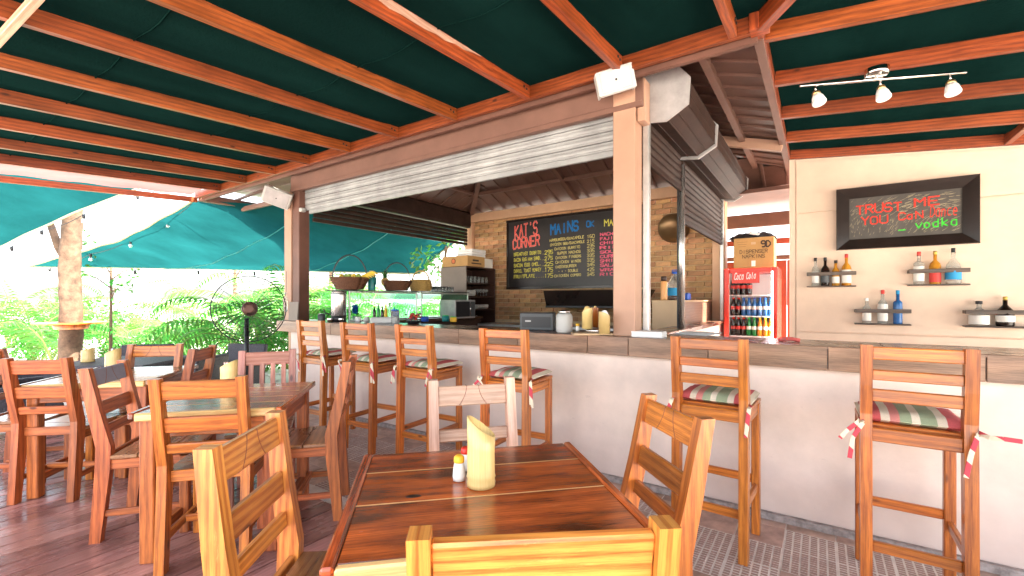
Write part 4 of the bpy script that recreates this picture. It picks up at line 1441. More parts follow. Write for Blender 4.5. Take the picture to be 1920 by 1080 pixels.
def speaker(x, y, z, rz, rx, label, s=1.0, roll=0.0):
    t = thing('loudspeaker', label, 'loudspeaker', (x, y, z), rz)
    t.rotation_euler = (rx, 0, rz)
    w_, h_, d_ = .24 * s, .155 * s, .15 * s
    m = MB().prism([(-d_ / 2, -h_ / 2), (-d_ / 2 + .02, -h_ / 2 - .008), (d_ / 2, -h_ / 2 + .025), (d_ / 2, h_ / 2 - .025), (-d_ / 2 + .02, h_ / 2 + .008), (-d_ / 2, h_ / 2)], -w_ / 2, w_ / 2, 'x')
    m.build('cabinet', M['white'], t)
    MB().box((0, -d_ / 2 - .004, 0), (w_ - .03, .008, h_ - .02), b=.004).build('grille', M['boxplate'], t)
    for q in (-1, 1): MB().box((q * (w_ / 2 + .003), 0, 0), (.014, d_ * .9, h_ * 1.02), b=.006).build('side_cap', M['white'], t)
    MB().box((0, d_ / 2 + .02, 0), (.04, .06, .05), b=.003).build('bracket', M['blackmetal'], t)
    MB().lathe([(.008, 0), (.008, .003)], c=(0, -d_ / 2 - .009, 0), mtx=Matrix.Rotation(R(90), 3, 'X'), n=12).build('badge', M['blackmetal'], t)
    t.rotation_euler = (Matrix.Rotation(rz, 3, 'Z') @ Matrix.Rotation(rx, 3, 'X') @ Matrix.Rotation(roll, 3, 'Y')).to_euler()
    return t


speaker(-1.17, 2.98, 2.815, R(28), R(14), 'white loudspeaker tilted on top of the right corner post', .98, R(-14))
s_ = speaker(-5.60, 3.00, 2.60, R(50), R(25), 'white loudspeaker hanging on the far left corner post', 1.25, R(20))

# ------------------------------------------------------------------ menu board
cb = thing('menu_board', 'large black menu chalkboard with red, yellow, blue and pink hand lettering', 'chalkboard', (-4.52, 6.478, 1.49))
MB().box((1.20, 0, .60), (2.40, .024, 1.20), b=.003).build('board', M['chalkblack'], cb)
for (c_, s_) in (((1.20, -.018, .02), (2.42, .014, .045)), ((1.20, -.018, 1.185), (2.42, .014, .04)), ((.015, -.018, .6), (.04, .014, 1.12)), ((2.385, -.018, .6), (.04, .014, 1.12))):
    MB().box(c_, s_, b=.003).build('frame', M['gloss_black'], cb)


def bx(px): return None


def board_at(u, v):
    """a spot of the board given as fractions of its seen part"""
    return (u, -.013, v)


yb_ = -.013
for (txt, x0, z0, hh, fit, rs) in (("KAT'S", .17, .885, .215, .47, .09), ('CORNER', .13, .70, .165, .55, .06)):
    write(txt, x0, yb_, z0, hh, .1, .030, M['ch_palered'], cb, fit=fit, seed=4, jit=.10, rise=rs)
    write(txt, x0, yb_ - .0028, z0, hh, .1, .012, M['ch_red'], cb, fit=fit, seed=4, jit=.10, rise=rs)
left = [("BREAKFAST BURRITO", '295'), ("BACON EGG HAM SAND.", '275'), ("BACON EGG OMEL.", '225'), ("DANIEL TOAST MONKEY", '175'), ("FRUITPLATE", '175')]
for k, (a, pr) in enumerate(left):
    z0 = .575 - k * .096
    f = .50 if k != 4 else .38
    write(a, .15, yb_, z0, .052, .04, .0085, M['ch_yellow'], cb, fit=f + .05, seed=k + 9, rise=.02)
    write('......', .15 + f + .06, yb_, z0, .03, .02, .005, M['ch_yellow'], cb, fit=.72 - f - .13, seed=k + 9)
    write(pr, .765, yb_, z0 - .004, .062, .05, .0085, M['ch_yellow'], cb, fit=.165, seed=k + 3)
write('MAINS', .88, yb_, .885, .155, .1, .030, M['ch_blue'], cb, fit=.52, seed=5, jit=.12, rise=.06)
write('OK', 1.52, yb_, .955, .085, .07, .020, M['ch_blue'], cb, fit=.14, seed=5)
write('MA', 1.815, yb_, .94, .09, .07, .013, M['ch_yellow'], cb, fit=.16, seed=5)
mid = [('HAMBURGER/GUACAMOLE', '160', .86, .62), ('CHICKEN BBQ/GUACAMOLE', '215', .87, .62), ('CHICKEN BURRITO', '235', .95, .46), ('SUPER NACHOS', '335', 1.0, .42),
       ('CHICKEN FINGERS', '335', .97, .46), ('CHICKEN WINGS', '335', .97, .46), ('CHEESEBURGER', '345', .97, .38), ('- = - DOUBLE', '425', 1.02, .36), ('CHICKEN COMBO', '345', .95, .48)]
for k, (a, pr, x0, f) in enumerate(mid):
    z0 = .775 - k * .0735
    write(a, x0, yb_, z0, .038, .03, .0075, M['ch_cream'], cb, fit=f, seed=k + 31, rise=.02)
    write(pr, 1.53, yb_, z0 + .006, .048, .04, .0075, M['ch_cream'], cb, fit=.13, seed=k + 41)
for k, a in enumerate(['NACHOS', 'FAJITA', 'CHIPS', 'RIB', 'SOUP', 'CURRY', 'SHRIMP', 'SALAD', 'WRAP', 'RICE']):
    write(a, 1.75, yb_, .80 - k * .068, .04, .03, .010, M['ch_pink'], cb, fit=.32, seed=k + 61)

# ------------------------------------------------------------------ range hood
hd = thing('range_hood', 'black sloping range hood below the menu board', 'range hood', (-2.75, 6.2, 1.30))
hdp = []
m = MB()
v8 = [(-.80, .27, .115), (.80, .27, .115), (.62, -.25, -.10), (-.62, -.25, -.10), (-.80, .27, .145), (.80, .27, .145), (.80, -.0, .145), (-.80, -.0, .145)]
m.add([(-.82, .28, .15), (.82, .28, .15), (.82, -.10, .15), (-.82, -.10, .15), (-.66, .28, -.10), (.66, .28, -.10), (.66, -.28, -.10), (-.66, -.28, -.10)],
      [[0, 3, 2, 1], [4, 5, 6, 7], [3, 7, 6, 2], [0, 4, 7, 3], [2, 6, 5, 1], [0, 1, 5, 4]])
m.build('hood_shell', M['gloss_black'], hd)
MB().box((0, -.285, -.095), (1.34, .012, .03), b=.003).build('lip', M['blackmetal'], hd)

# wall fan (round, bronze)
wf = thing('wall_fan', 'round bronze wall lamp fan disc tilted on the brick wall beside the guide post', 'wall fan', (-1.66, 6.40, 2.30))
rt = Matrix.Rotation(R(118), 3, 'X') @ Matrix.Rotation(R(12), 3, 'Y')
MB().lathe([(.21, .0), (.205, .03), (.10, .075), (.03, .09)], mtx=rt, n=32).build('disc', plain('bronze', (.22, .13, .06), .35, metal=.6), wf)
MB().lathe([(.05, -.05), (.045, -.02), (.03, .0)], mtx=rt, n=16).build('hub', M['chrome'], wf)
MB().tube([(0, .0, .04), (.02, .09, .02)], .012, 8).build('arm', M['blackmetal'], wf)
for k in range(14):
    a = 2 * PI * k / 14
    MB().tube([rt @ Vector((.05 * math.cos(a), .05 * math.sin(a), -.03)), rt @ Vector((.20 * math.cos(a), .20 * math.sin(a), -.01))], .0016, 4).build('guard_wire', M['brass'], wf)

# ------------------------------------------------------------------ shelf cabinet with glasses
sc = thing('shelf_cabinet', 'dark open shelf cabinet with grey brown side, full of glasses and dishes', 'shelf cabinet', (-5.02, 6.02, .90))
MB().box((0, -.39, .46), (.56, .02, .98), b=.003).build('side_panel', M['cabside'], sc)
MB().box((0, .39, .46), (.56, .02, .98), b=.003).build('side_panel', M['cab'], sc)
MB().box((-.27, 0, .46), (.02, .78, .98), b=.003).build('back_panel', M['cab'], sc)
for z in (-.01, .24, .46, .68, .95):
    MB().box((0, 0, z), (.55, .76, .022), b=.003).build('shelf', M['cab'], sc)
gl = MB().lathe([(.022, 0), (.027, .11), (.025, .11), (.021, .005)], n=12, cap=False).mesh('drinking_glass', M['bottleclear'])
gi = 0
for row_, z in enumerate((1.592,)):
    for a in range(3):
        for b_ in range(6):
            o = place(gl, 'drinking_glass', None, loc=(-4.82 - a * .09, 5.74 + b_ * .105, z)); gi += 1
            tag(o, 'clear drinking glass in the rows on the top shelf of the dark cabinet', 'glass', 'glasses on the top shelf of the dark cabinet')
gm = MB().lathe([(.004, .0), (.028, .002), (.004, .008), (.004, .05), (.026, .08), (.022, .12)], n=12, cap=False).mesh('stem_glass', M['bottleclear'])
for b_ in range(5):
    o = place(gm, 'stem_glass', None, loc=(-4.83, 5.95 + b_ * .08, 1.372))
    tag(o, 'stemmed glass in the row on the second shelf of the dark cabinet', 'glass', 'stemmed glasses on the second shelf')
t = MB().box((0, 0, .05), (.22, .2, .1), b=.03).build('white_dish', M['white'], None, loc=(-4.86, 5.80, 1.372)); tag(t, 'white dish at the front of the cabinet second shelf', 'dish')
t = MB().lathe([(.04, 0), (.075, .02), (.08, .06)], n=16).build('orange_bowl', plain('orange glaze', (.75, .22, .03), .4), None, loc=(-4.84, 5.78, 1.152)); tag(t, 'small orange bowl on the third shelf of the dark cabinet', 'bowl')
for k, (yy, mm) in enumerate(((5.95, 'white'), (6.10, 'boxplate'), (6.22, 'white'))):
    t = MB().lathe([(.06, 0), (.085, .02), (.09, .07), (.07, .075)], n=16).build('bowl_stack', M[mm], None, loc=(-4.85, yy, 1.152)); tag(t, ('whitish bowl stack right of the orange bowl', 'greyish bowl stack in the middle of the third shelf', 'whitish bowl stack at the far end of the third shelf')[k], 'bowls')
t = MB().lathe([(.03, 0), (.05, .02), (.045, .09), (.02, .12)], n=14).build('small_jug', M['brass'], None, loc=(-4.82, 5.77, .912)); tag(t, 'small golden jug at the bottom of the dark cabinet', 'jug')
t = MB().tube([(0, 0, .02), (.02, .12, .10), (0, .22, .02)], .03, 8).build('cloth_roll', M['boxplate'], None, loc=(-4.80, 5.82, .915)); tag(t, 'pale rolled cloth at the bottom of the dark cabinet', 'cloth')
bt = thing('cardboard_box', 'open cardboard box with a round mark on top of the shelf cabinet', 'box', (-5.00, 5.86, 1.862))
MB().box((0, 0, .085), (.56, .46, .17), b=.004).build('carton', M['card'], bt)
MB().lathe([(.045, 0), (.045, .002)], c=(-.02, -.233, .085), mtx=Matrix.Rotation(R(90), 3, 'X'), n=20).build('round_mark', M['carddark'], bt)
MB().lathe([(.036, 0), (.036, .0025)], c=(-.02, -.2335, .085), mtx=Matrix.Rotation(R(90), 3, 'X'), n=20).build('mark_centre', plain('orange print', (.6, .16, .06), .7), bt)
MB().box((.283, -.02, .10), (.003, .16, .03)).build('print_bar', M['carddark'], bt)
MB().box((.283, -.0, .05), (.003, .26, .02)).build('print_bar', M['carddark'], bt)
t = thing('foam_boxes', 'stack of white foam boxes on the cardboard box, touching the bricks', 'foam box', (-4.94, 6.0, 2.034))
for k in range(3): MB().box((random.uniform(-.01, .01), 0, .022 + .043 * k), (.34, .38, .040), b=.01).build('foam_box', M['paper'], t)
t = thing('plastic_bin', 'clear plastic bin at the back end of the cabinet top', 'bin', (-4.92, 6.26, 1.862))
for (c_, s_) in (((0, -.12, .08), (.3, .006, .16)), ((0, .12, .08), (.3, .006, .16)), ((.15, 0, .08), (.006, .24, .16)), ((-.15, 0, .08), (.006, .24, .16)), ((0, 0, .004), (.3, .24, .008))):
    MB().box(c_, s_, b=.002).build('bin_wall', M['label_w'], t)

# ------------------------------------------------------------------ glass display cases on the left work counter
def glasscase(y0, y1, label):
    t = thing('display_case', label, 'display case', (-5.0, (y0 + y1) / 2, 1.036))
    l = y1 - y0; x0, x1 = -.30, .30; h = .385
    # curved outer glass towards the garden
    n = 10
    prof = [(x1, 0), (x0 + .0, 0)]
    for k in range(n + 1):
        a = k / n * PI / 2
        prof.append((x0 + .14 * (1 - math.cos(a)), h - .20 + .19 * math.sin(a)))
    prof.append((x1, h - .01))
    for yy in (-l / 2, l / 2):
        MB().prism(prof, yy - .003, yy + .003, 'y').build('end_pane', M['glassgreen'], t)
    out = [p for p in prof[1:-1]]
    m = MB()
    vs = [(x, yy, z) for yy in (-l / 2 + .004, l / 2 - .004) for x, z in out] + [(x + .004, yy, z - .002) for yy in (-l / 2 + .004, l / 2 - .004) for x, z in out]
    q = len(out)
    fs = [[k, k + 1, q + k + 1, q + k] for k in range(q - 1)] + [[2 * q + k, 3 * q + k, 3 * q + k + 1, 2 * q + k + 1] for k in range(q - 1)]
    m.add(vs, fs, None, True); m.build('curved_pane', M['glass'], t)
    MB().box((x1, 0, h / 2 + .01), (.005, l - .03, h - .06), b=.001).build('sliding_pane', M['glassgreen'], t)
    MB().box((.075, 0, h), (.50, l + .02, .012), b=.002).build('top_board', M['blackmetal'], t)
    for yy in (-l / 2 + .01, l / 2 - .01):
        MB().box((x1, yy, h / 2), (.02, .02, h - .012), b=.002).build('frame', M['steel'], t)
    MB().box((x1, 0, h - .02), (.02, l - .05, .02), b=.002).build('frame', M['steel'], t)
    MB().box((x1, 0, .012), (.02, l - .05, .022), b=.002).build('frame', M['steel'], t)
    return t


glasscase(3.38, 4.50, 'nearer glass display case with green tinted panes and a curved outer side')
glasscase(4.58, 5.62, 'further glass display case with green tinted panes, next to the shelf cabinet')
Z0 = 1.036; ZT = 1.036 + .393


def basket(x, y, s, m, label, fruit, sx=1.0):
    t = thing('basket', label, 'basket', (x, y, ZT), R(random.uniform(-20, 20)))
    deep = m == 'basket2'
    mb = MB(); n = 26; rows_ = 12 if deep else 9
    for i in range(rows_):
        u = i / (rows_ - 1)
        r = (.135 + .018 * math.sin(PI * u)) * s if deep else (.125 + .055 * u) * s
        pts = []
        for k in range(n + 1):
            a = 2 * PI * k / n
            wv = .005 * (1 if (k + i) % 2 else -1)
            pts.append(((r + wv) * math.cos(a) * sx, (r + wv) * math.sin(a), .012 + (.15 if deep else .105) * s * u))
        mb.tube(pts, .0088 * s, 5)
    mb.build('weave', M[m], t)
    st = MB()
    for k in range(n // 2):
        a = 2 * PI * k / (n // 2)
        st.tube([(.12 * s * math.cos(a) * sx, .12 * s * math.sin(a), .005), ((.14 if deep else .182) * s * math.cos(a) * sx, (.14 if deep else .182) * s * math.sin(a), (.16 if deep else .125) * s)], .005 * s, 4)
    st.build('stakes', M[m], t)
    MB().lathe([(.12 * s, .004), (.12 * s, .012)], n=20).build('bottom', M[m], t)
    hp = [((.12 if deep else .165) * s * math.cos(a), 0, (.15 if deep else .11) * s + (.15 if deep else .24) * s * math.sin(a)) for a in [PI * k / 18 for k in range(19)]]
    th = YAW + PI * .0
    hm = MB(); hm.tube(hp, (.012 if deep else .007) * s, 6)
    ho = hm.build('handle', M['blackmetal'] if m == 'basket' else M[m], t); ho.rotation_euler = (0, 0, YAW - t.rotation_euler.z + .2)
    return t


def yat(u, X):
    rx = (u - 960) / 843.0
    return X * (SN * rx + CS) / (CS * rx - SN)


b1 = basket(-4.76, yat(656, -4.76), 1.22, 'basket', 'brown wicker basket of bananas, leftmost on the glass cases', 1)
b2 = basket(-4.72, yat(744, -4.72), 1.08, 'basket', 'brown wicker basket in the middle with a pineapple crown sticking out', 2)
b3 = basket(-4.74, yat(789, -4.74), .98, 'basket2', 'straw coloured basket, rightmost on the glass cases', 3)
for k in range(5):
    a = .4 + k * .13
    pts = [(-4.62 + .07 * math.cos(a) + q * .026 - .1, yat(664, -4.7) + .02 * k, ZT + .12 + .05 * math.sin(q * .7)) for q in range(5)]
    pts = [(p[0] + .05 * k * .4, p[1] + .03 * q, p[2] + .012 * k) for q, p in enumerate(pts)]
    o = MB().tube(pts, lambda u: .004 + .012 * math.sin(PI * min(1, max(0, u))), 8).build('banana', M['banana'], None)
    tag(o, 'yellow banana of the bunch heaped in the leftmost wicker basket', 'banana', 'bananas in the leftmost basket')
for k in range(6):
    r = .033
    o = MB().lathe([(.004, -r), (r * .7, -r * .7), (r, 0), (r * .7, r * .7), (.004, r)], n=12).build('fruit', M['fruit_g'] if k % 2 else M['banana'], None, loc=(-4.88 + .05 * k, yat(648, -4.8) + .03 * (k % 3), ZT + .165))
    tag(o, ('yellow' if k % 2 == 0 else 'green') + ' round fruit heaped beside the bananas in the leftmost basket', 'fruit', 'fruit in the leftmost basket')
pa = thing('pineapple', 'spiky pineapple crown rising over the left rim of the middle basket', 'pineapple', (-4.79, yat(722, -4.79), ZT + .12))
MB().lathe([(.03, -.05), (.05, -.02), (.052, .02), (.03, .05)], n=14).build('fruit_body', M['basket2'], pa)
m = MB()
for k in range(26):
    a = k * 2.4; el = .3 + .045 * k; L_ = .13
    d = Vector((math.cos(a) * math.cos(el), math.sin(a) * math.cos(el), math.sin(el)))
    sd_ = Vector((-math.sin(a), math.cos(a), 0)) * .009
    b0 = Vector((0, 0, .045)); e0 = b0 + d * L_
    m.add([b0 - sd_, b0 + sd_, b0 + d * L_ * .6 + sd_ * .8, e0, b0 + d * L_ * .6 - sd_ * .8], [[0, 1, 2, 3, 4]])
m.build('crown', M['leaf2'], pa)
t = thing('thermos', 'teal thermos flask with pale lid between the first two baskets', 'thermos', (-4.70, yat(697, -4.70), ZT))
MB().lathe([(.045, 0), (.048, .02), (.048, .17), (.035, .20)], n=20).build('flask', M['teal'], t)
MB().lathe([(.036, .20), (.036, .235), (.028, .245)], n=20).build('lid', M['white'], t)
MB().tube([(.045, 0, .06), (.085, 0, .08), (.085, 0, .15), (.045, 0, .17)], .007, 6).build('handle', M['teal'], t)
for k in range(18):
    a, b_ = k % 3, k // 3
    o = place(gl, 'drinking_glass', None, loc=(-4.78 - a * .075, yat(818, -4.78) + b_ * .072, ZT)); o.scale = (1, 1, .75)
    tag(o, 'upturned clear glass in the rows on the further display case, beside the straw basket', 'glass', 'upturned glasses on the display case')

# urn
ur = thing('coffee_urn', 'tall stainless steel coffee urn with black base at the left end of the bar', 'coffee urn', (-4.93 + .15, 3.30, 1.044), YAW)
MB().lathe([(.085, 0), (.088, .07)], n=28).build('base', M['black'], ur)
MB().lathe([(.088, .07), (.091, .075), (.091, .33), (.088, .345)], n=28).build('tank', M['inox'], ur)
MB().lathe([(.089, .345), (.085, .36), (.03, .372)], n=28).build('lid', M['inox'], ur)
MB().box((.06, 0, .345), (.06, .05, .03), b=.006).build('lid_handle', M['black'], ur)
MB().tube([(-.085, -.02, .09), (-.14, -.05, .10), (-.16, -.06, .15)], .009, 8).build('tap', M['black'], ur)
for (x, z, l) in ((-.03, .035, .03), (.03, .035, .03)):
    MB().lathe([(.03, 0), (.034, .04), (.032, .045)], n=16, c=(x * 2.2, -.10, 0)).build('cup_ring', M['chrome'], ur)


def jar(x, y, z, r, h, m, cap, label, cat='jar', name='jar', group=None, shape=None):
    t = thing(name, label, cat, (x, y, z), 0, group)
    MB().lathe(shape or [(r * .9, 0), (r, .01), (r, h * .88), (r * .85, h * .92)], n=18).build('body', M[m], t)
    if cap: MB().lathe([(r * .9, h * .92), (r * .9, h), (r * .8, h + .004)], n=18).build('lid', M[cap], t)
    return t


def ptz(u, v, Z):
    """bar surface spot below a given line of sight"""
    rx = (u - 960) / 843.0; rz = (563 - v) / 843.0
    t = (Z - 1.3) / rz
    return ((CS * rx - SN) * t, (SN * rx + CS) * t)


Y2 = 1.0425
x, y = ptz(603, 601.5, Y2); jar(x, y, Y2, .045, .09, 'greyplastic', 'inox', 'squat dark jar left of the coffee urn')
x, y = ptz(671, 603, Y2); jar(x, y, Y2, .035, .062, 'paper', None, 'white cup stack right of the coffee urn', 'cups', 'cup')
x, y = ptz(688, 603, Y2); jar(x, y, Y2, .030, .062, 'white', None, 'narrow white cup beside the white cup stack', 'cups', 'cup')
x, y = ptz(666, 599, Y2); t = jar(x, y, Y2, .04, .05, 'white', None, 'white tub holding a bunched blue plastic bag behind the cups', 'tub', 'tub')
m = MB()
for k in range(14):
    a = k * 2.4
    m.lathe([(.003, -.022), (.018, -.012), (.022, .004), (.012, .02), (.003, .024)], c=(.024 * math.cos(a), .024 * math.sin(a), .09 + .007 * k), n=7, smooth=False)
m.build('bag', M['blue'], t)
t = thing('condiment_tray', 'low white tray with sauce bottles at the near glass case', 'tray', (*ptz(722, 606, Y2), Y2), YAW)
MB().box((0, 0, .035), (.29, .16, .07), b=.012).build('tray', M['white'], t)
bp = [(-.13, 'bottledark', 'gold', .12), (-.085, 'bottlegreen', 'white', .14), (-.04, 'bottledark', 'black', .11), (.0, 'amber', 'gold', .13), (.045, 'bottleclear', 'black', .15), (.095, 'bottleblue', 'blue', .10)]
for k, (dx, m_, c_, hh) in enumerate(bp):
    o = Vector((dx, .03, 0)); o.rotate(t.rotation_euler)
    q = thing('sauce_bottle', ['dark sauce bottle with gold cap, leftmost in the white tray', 'green sauce bottle with white cap in the white tray', 'small dark bottle with black cap in the white tray', 'amber sauce bottle in the middle of the white tray', 'clear bottle with black cap in the white tray', 'short blue bottle at the right of the white tray'][k], 'bottle', Vector(t.location) + o + Vector((0, 0, .071)))
    MB().lathe([(.018, 0), (.019, .005), (.019, hh * .6), (.008, hh * .78), (.008, hh * .9)], n=12).build('body', M[m_], q)
    MB().lathe([(.010, hh * .9), (.010, hh * 1.05)], n=10).build('cap', M[c_], q)
x, y = ptz(741, 607, Y2); jar(x, y, Y2, .047, .155, 'bottleclear', 'blue', 'clear storage jar with blue lid beside the sauce tray')
t = thing('sachet_bowl', 'dark bowl of small wrapped sachets, right of the blue lidded jar', 'bowl', (*ptz(775, 607, Y2), Y2))
MB().lathe([(.06, 0), (.085, .03), (.088, .035)], n=18).build('bowl', M['black'], t)
rr_ = random.Random(3)
m1 = MB(); m2 = MB()
for k in range(60):
    q = (m1 if k % 2 else m2)
    q.box((rr_.uniform(-.06, .06), rr_.uniform(-.06, .06), .04 + rr_.uniform(0, .07)), (.03, .022, .008), Matrix.Rotation(rr_.uniform(0, 3), 3, 'Z') @ Matrix.Rotation(rr_.uniform(-1, 1), 3, 'X'))
stuffpart(m1.build('sachets', M['greyplastic'], t)); stuffpart(m2.build('sachets', M['label_r'], t))
x, y = ptz(796, 603, Y2)
t = jar(x, y, Y2, .05, .06, 'blue', 'blue', 'small blue tub behind the sachet bowl', 'tub', 'tub')
x, y = ptz(847, 603, Y2); jar(x - .1, y, Y2, .045, .07, 'teal', 'greenplastic', 'tub with green lid near the shelf cabinet', 'tub', 'tub')
x, y = ptz(862, 604, Y2); jar(x - .1, y, Y2, .04, .06, 'yellow', 'greenplastic', 'yellow tub with green lid near the shelf cabinet', 'tub', 'tub')
# microwave behind the cases
mw = thing('microwave', 'grey microwave oven with dark door behind the further display case', 'microwave', (-4.15, 4.95, Z0 - .0), R(90))
mw.location = (-4.42, 5.05, Z0)
MB().box((0, .0, .135), (.46, .30, .27), b=.008).build('casing', M['boxplate'], mw)
MB().box((-.06, -.154, .135), (.30, .008, .22), b=.003).build('door', M['black'], mw)
MB().box((.16, -.154, .135), (.10, .008, .22), b=.003).build('control_panel', M['greyplastic'], mw)
MB().tube([(.095, -.165, .05), (.095, -.165, .22)], .006, 8).build('handle', M['chrome'], mw)

# register / printer, canister, tray
x, y = ptz(1003, 619, Y2)
t = thing('cash_register', 'flat dark grey cash register box on the bar, left of the white canister', 'cash register', (x, y + .05, Y2), YAW - R(14))
MB().box((0, 0, .075), (.29, .16, .15), b=.008).build('casing', M['greyplastic'], t)
MB().box((.0, -.083, .07), (.25, .004, .09), b=.001).build('front_panel', M['black'], t)
MB().box((-.07, -.0865, .08), (.05, .003, .014), b=.0005).build('badge', M['boxplate'], t)
MB().box((.155, .02, .01), (.10, .12, .02), b=.003).build('paper_slot', M['black'], t)
x, y = ptz(1058, 624, Y2)
t = thing('canister', 'white ribbed plastic canister with silver lid on the bar', 'canister', (x, y, Y2), .2)
MB().lathe([(.052, 0), (.064, .012), (.066, .04), (.064, .07), (.066, .10), (.064, .135), (.05, .155)], n=24).build('body', M['white'], t)
MB().lathe([(.046, .155), (.046, .175), (.02, .182)], n=24).build('lid', M['chrome'], t)
x, y = ptz(1108, 628, Y2)
ty = thing('serving_tray', 'low wooden serving tray with napkin tubes beside the corner post', 'tray', (x - .0, y + .02, Y2), YAW)
MB().box((0, 0, .008), (.30, .15, .016), b=.005).build('tray_board', M['cupboard'], ty)
MB().lathe([(.085, .016), (.09, .03), (.09, .042)], n=24, c=(.04, .02, 0)).build('dish', M['inox'], ty)
for k, (u, v, zz_, lab) in enumerate(((1101, 616, .044, 'yellow plastic napkin tube, left on the tray by the corner post'), (1116, 614, .044, 'narrower amber napkin tube between two yellow ones on the tray'), (1133, 626, .018, 'yellow napkin tube with white napkin nearest the corner post'))):
    x, y = ptz(u, v, Y2 + zz_)
    q = thing('napkin_tube', lab, 'napkin holder', (x, y, Y2 + zz_))
    r = .040 if k != 1 else .024
    mm = MB(); n = 18; vs = []
    for i in range(2):
        for j in range(n):
            a = 2 * PI * j / n
            vs.append((r * math.cos(a), r * math.sin(a), 0 if i == 0 else .14 + .02 * math.cos(a + k)))
    mm.add(vs, [[j, (j + 1) % n, n + (j + 1) % n, n + j] for j in range(n)] + [list(range(n))[::-1]], None, True)
    mm.build('tube', M['bamboo'] if k != 1 else M['w_orange'], q)
    MB().lathe([(r * .9, .05), (r * .85, .13), (r * .4, .165), (.002, .17)], n=14).build('napkins', M['paper'] if k == 2 else M['bamboo'], q)
x, y = ptz(1083, 621, Y2 + .018); shx = thing('shaker', 'small shaker with yellow cap on the serving tray', 'shaker', (x, y, Y2 + .018))
MB().lathe([(.014, 0), (.015, .04)], n=12).build('glass_body', M['label_w'], shx); MB().lathe([(.016, .04), (.014, .06)], n=12).build('cap', M['yellow'], shx)
# papers by the post
x, y = ptz(1213, 632, Y2)
t = thing('menu_stack', 'thick white stack of menus on the bar beside the guide rail', 'paper stack', (x, y + .05, Y2), R(4))
for k in range(6):
    MB().box((random.uniform(-.004, .004), random.uniform(-.003, .003), .003 + k * .0066), (.21, .15, .006), b=.001).build('menu', M['paper'], t)
x, y = ptz(1300, 627, Y2)
t = thing('loose_papers', 'fanned loose white sheets on the bar behind the second stool from the right', 'papers', (x, y, Y2), R(-8))
for k in range(5):
    MB().box((.012 * k, .008 * k, .002 + k * .003), (.27, .17, .0018), Matrix.Rotation(R(4 * k - 6), 3, 'Z'), b=.0005).build('sheet', M['paper'], t)
x, y = ptz(1478, 640, 1.043)
t = MB().tube([(-.05, 0, .008), (-.02, .02, .014), (.02, 0, .016), (.06, .01, .008)], .012, 8).build('red_cloth', plain('pink red cloth', (.65, .12, .10), .9), None, loc=(x, y, 1.043)); tag(t, 'small crumpled red cloth on the bar at the corner of the panelled wall', 'cloth')
# hand gel and box at the left end
x, y = ptz(550, 601, Y2)
t = thing('hanging_bottle', 'clear plastic bottle hung on the far left corner post', 'bottle', (-5.61, 3.10, 1.27))
MB().lathe([(.004, -.13), (.022, -.11), (.026, -.05), (.028, .0), (.024, .06), (.008, .09), (.008, .11)], n=14).build('body', M['bottleclear'], t)
MB().lathe([(.012, .11), (.012, .13)], n=10).build('cap', M['white'], t)
MB().tube([(0, .01, .13), (.005, .012, .25), (0, .015, .40)], .0025, 5).build('string', M['blackmetal'], t)
t = thing('notice_board', 'grey card notice leaning at the foot of the far left post', 'sign', (-5.40, 3.09, Y2))
MB().box((0, 0, .12), (.20, .010, .235), Matrix.Rotation(R(-4), 3, 'X'), b=.002).build('card', M['cabside'], t)
t = thing('clear_dispenser', 'clear plastic dispenser at the very left end of the bar', 'dispenser', (-5.66, 3.20, Y2))
MB().box((0, 0, .07), (.09, .12, .14), b=.008).build('case', M['glass'], t)
MB().box((0, 0, .07), (.02, .08, .12), b=.003).build('insert', M['black'], t)

# ------------------------------------------------------------------ cupboard, thermos, water bottle behind the side opening
cp = thing('cupboard', 'tan and brown laminate cupboard behind the side opening, left of the fridge', 'cupboard', (-1.30, 5.55, 0))
MB().box((0, 0, .645), (.25, 1.75, 1.28), b=.004).build('carcass', M['cupside'], cp)
MB().box((0, -.882, .645), (.254, .012, 1.285), b=.002).build('end_panel', M['cupboard'], cp)
MB().box((0, 0, 1.293), (.27, 1.79, .016), b=.003).build('top', M['cupboard'], cp)
t = thing('thermos', 'orange thermos bottle with dark lid on the cupboard', 'thermos', (-1.345, 4.80, 1.302))
MB().lathe([(.032, 0), (.034, .01), (.034, .19), (.028, .20)], n=18).build('flask', plain('pale orange enamel', (.75, .36, .13), .35), t)
MB().lathe([(.030, .20), (.030, .245), (.022, .25)], n=18).build('lid', M['cab'], t)
t = thing('water_bottle', 'large clear water bottle with blue cap on the cupboard', 'water bottle', (-1.285, 5.02, 1.302))
MB().lathe([(.07, 0), (.078, .015), (.078, .16), (.07, .20), (.035, .26), (.022, .275), (.022, .285)], n=24).build('body', M['bottleclear'], t)
MB().lathe([(.0785, .05), (.0795, .052), (.0795, .13), (.0785, .132)], n=24, cap=False).build('label', M['label_b'], t)
MB().lathe([(.027, .283), (.027, .305), (.02, .31)], n=18).build('cap', M['blue'], t)
MB().tube([(-.03, 0, .29), (-.03, 0, .325), (.03, 0, .325), (.03, 0, .29)], .006, 8).build('handle', M['blue'], t)
MB().lathe([(.074, .004), (.076, .02), (.076, .045)], n=24).build('drink', plain('brown drink', (.12, .03, .01), .2), t)
t = MB().box((0, 0, .04), (.08, .12, .08), b=.012).build('blue_box', M['blue'], None, loc=(-1.25, 5.35, 1.302)); tag(t, 'small blue box right of the large water bottle', 'box')

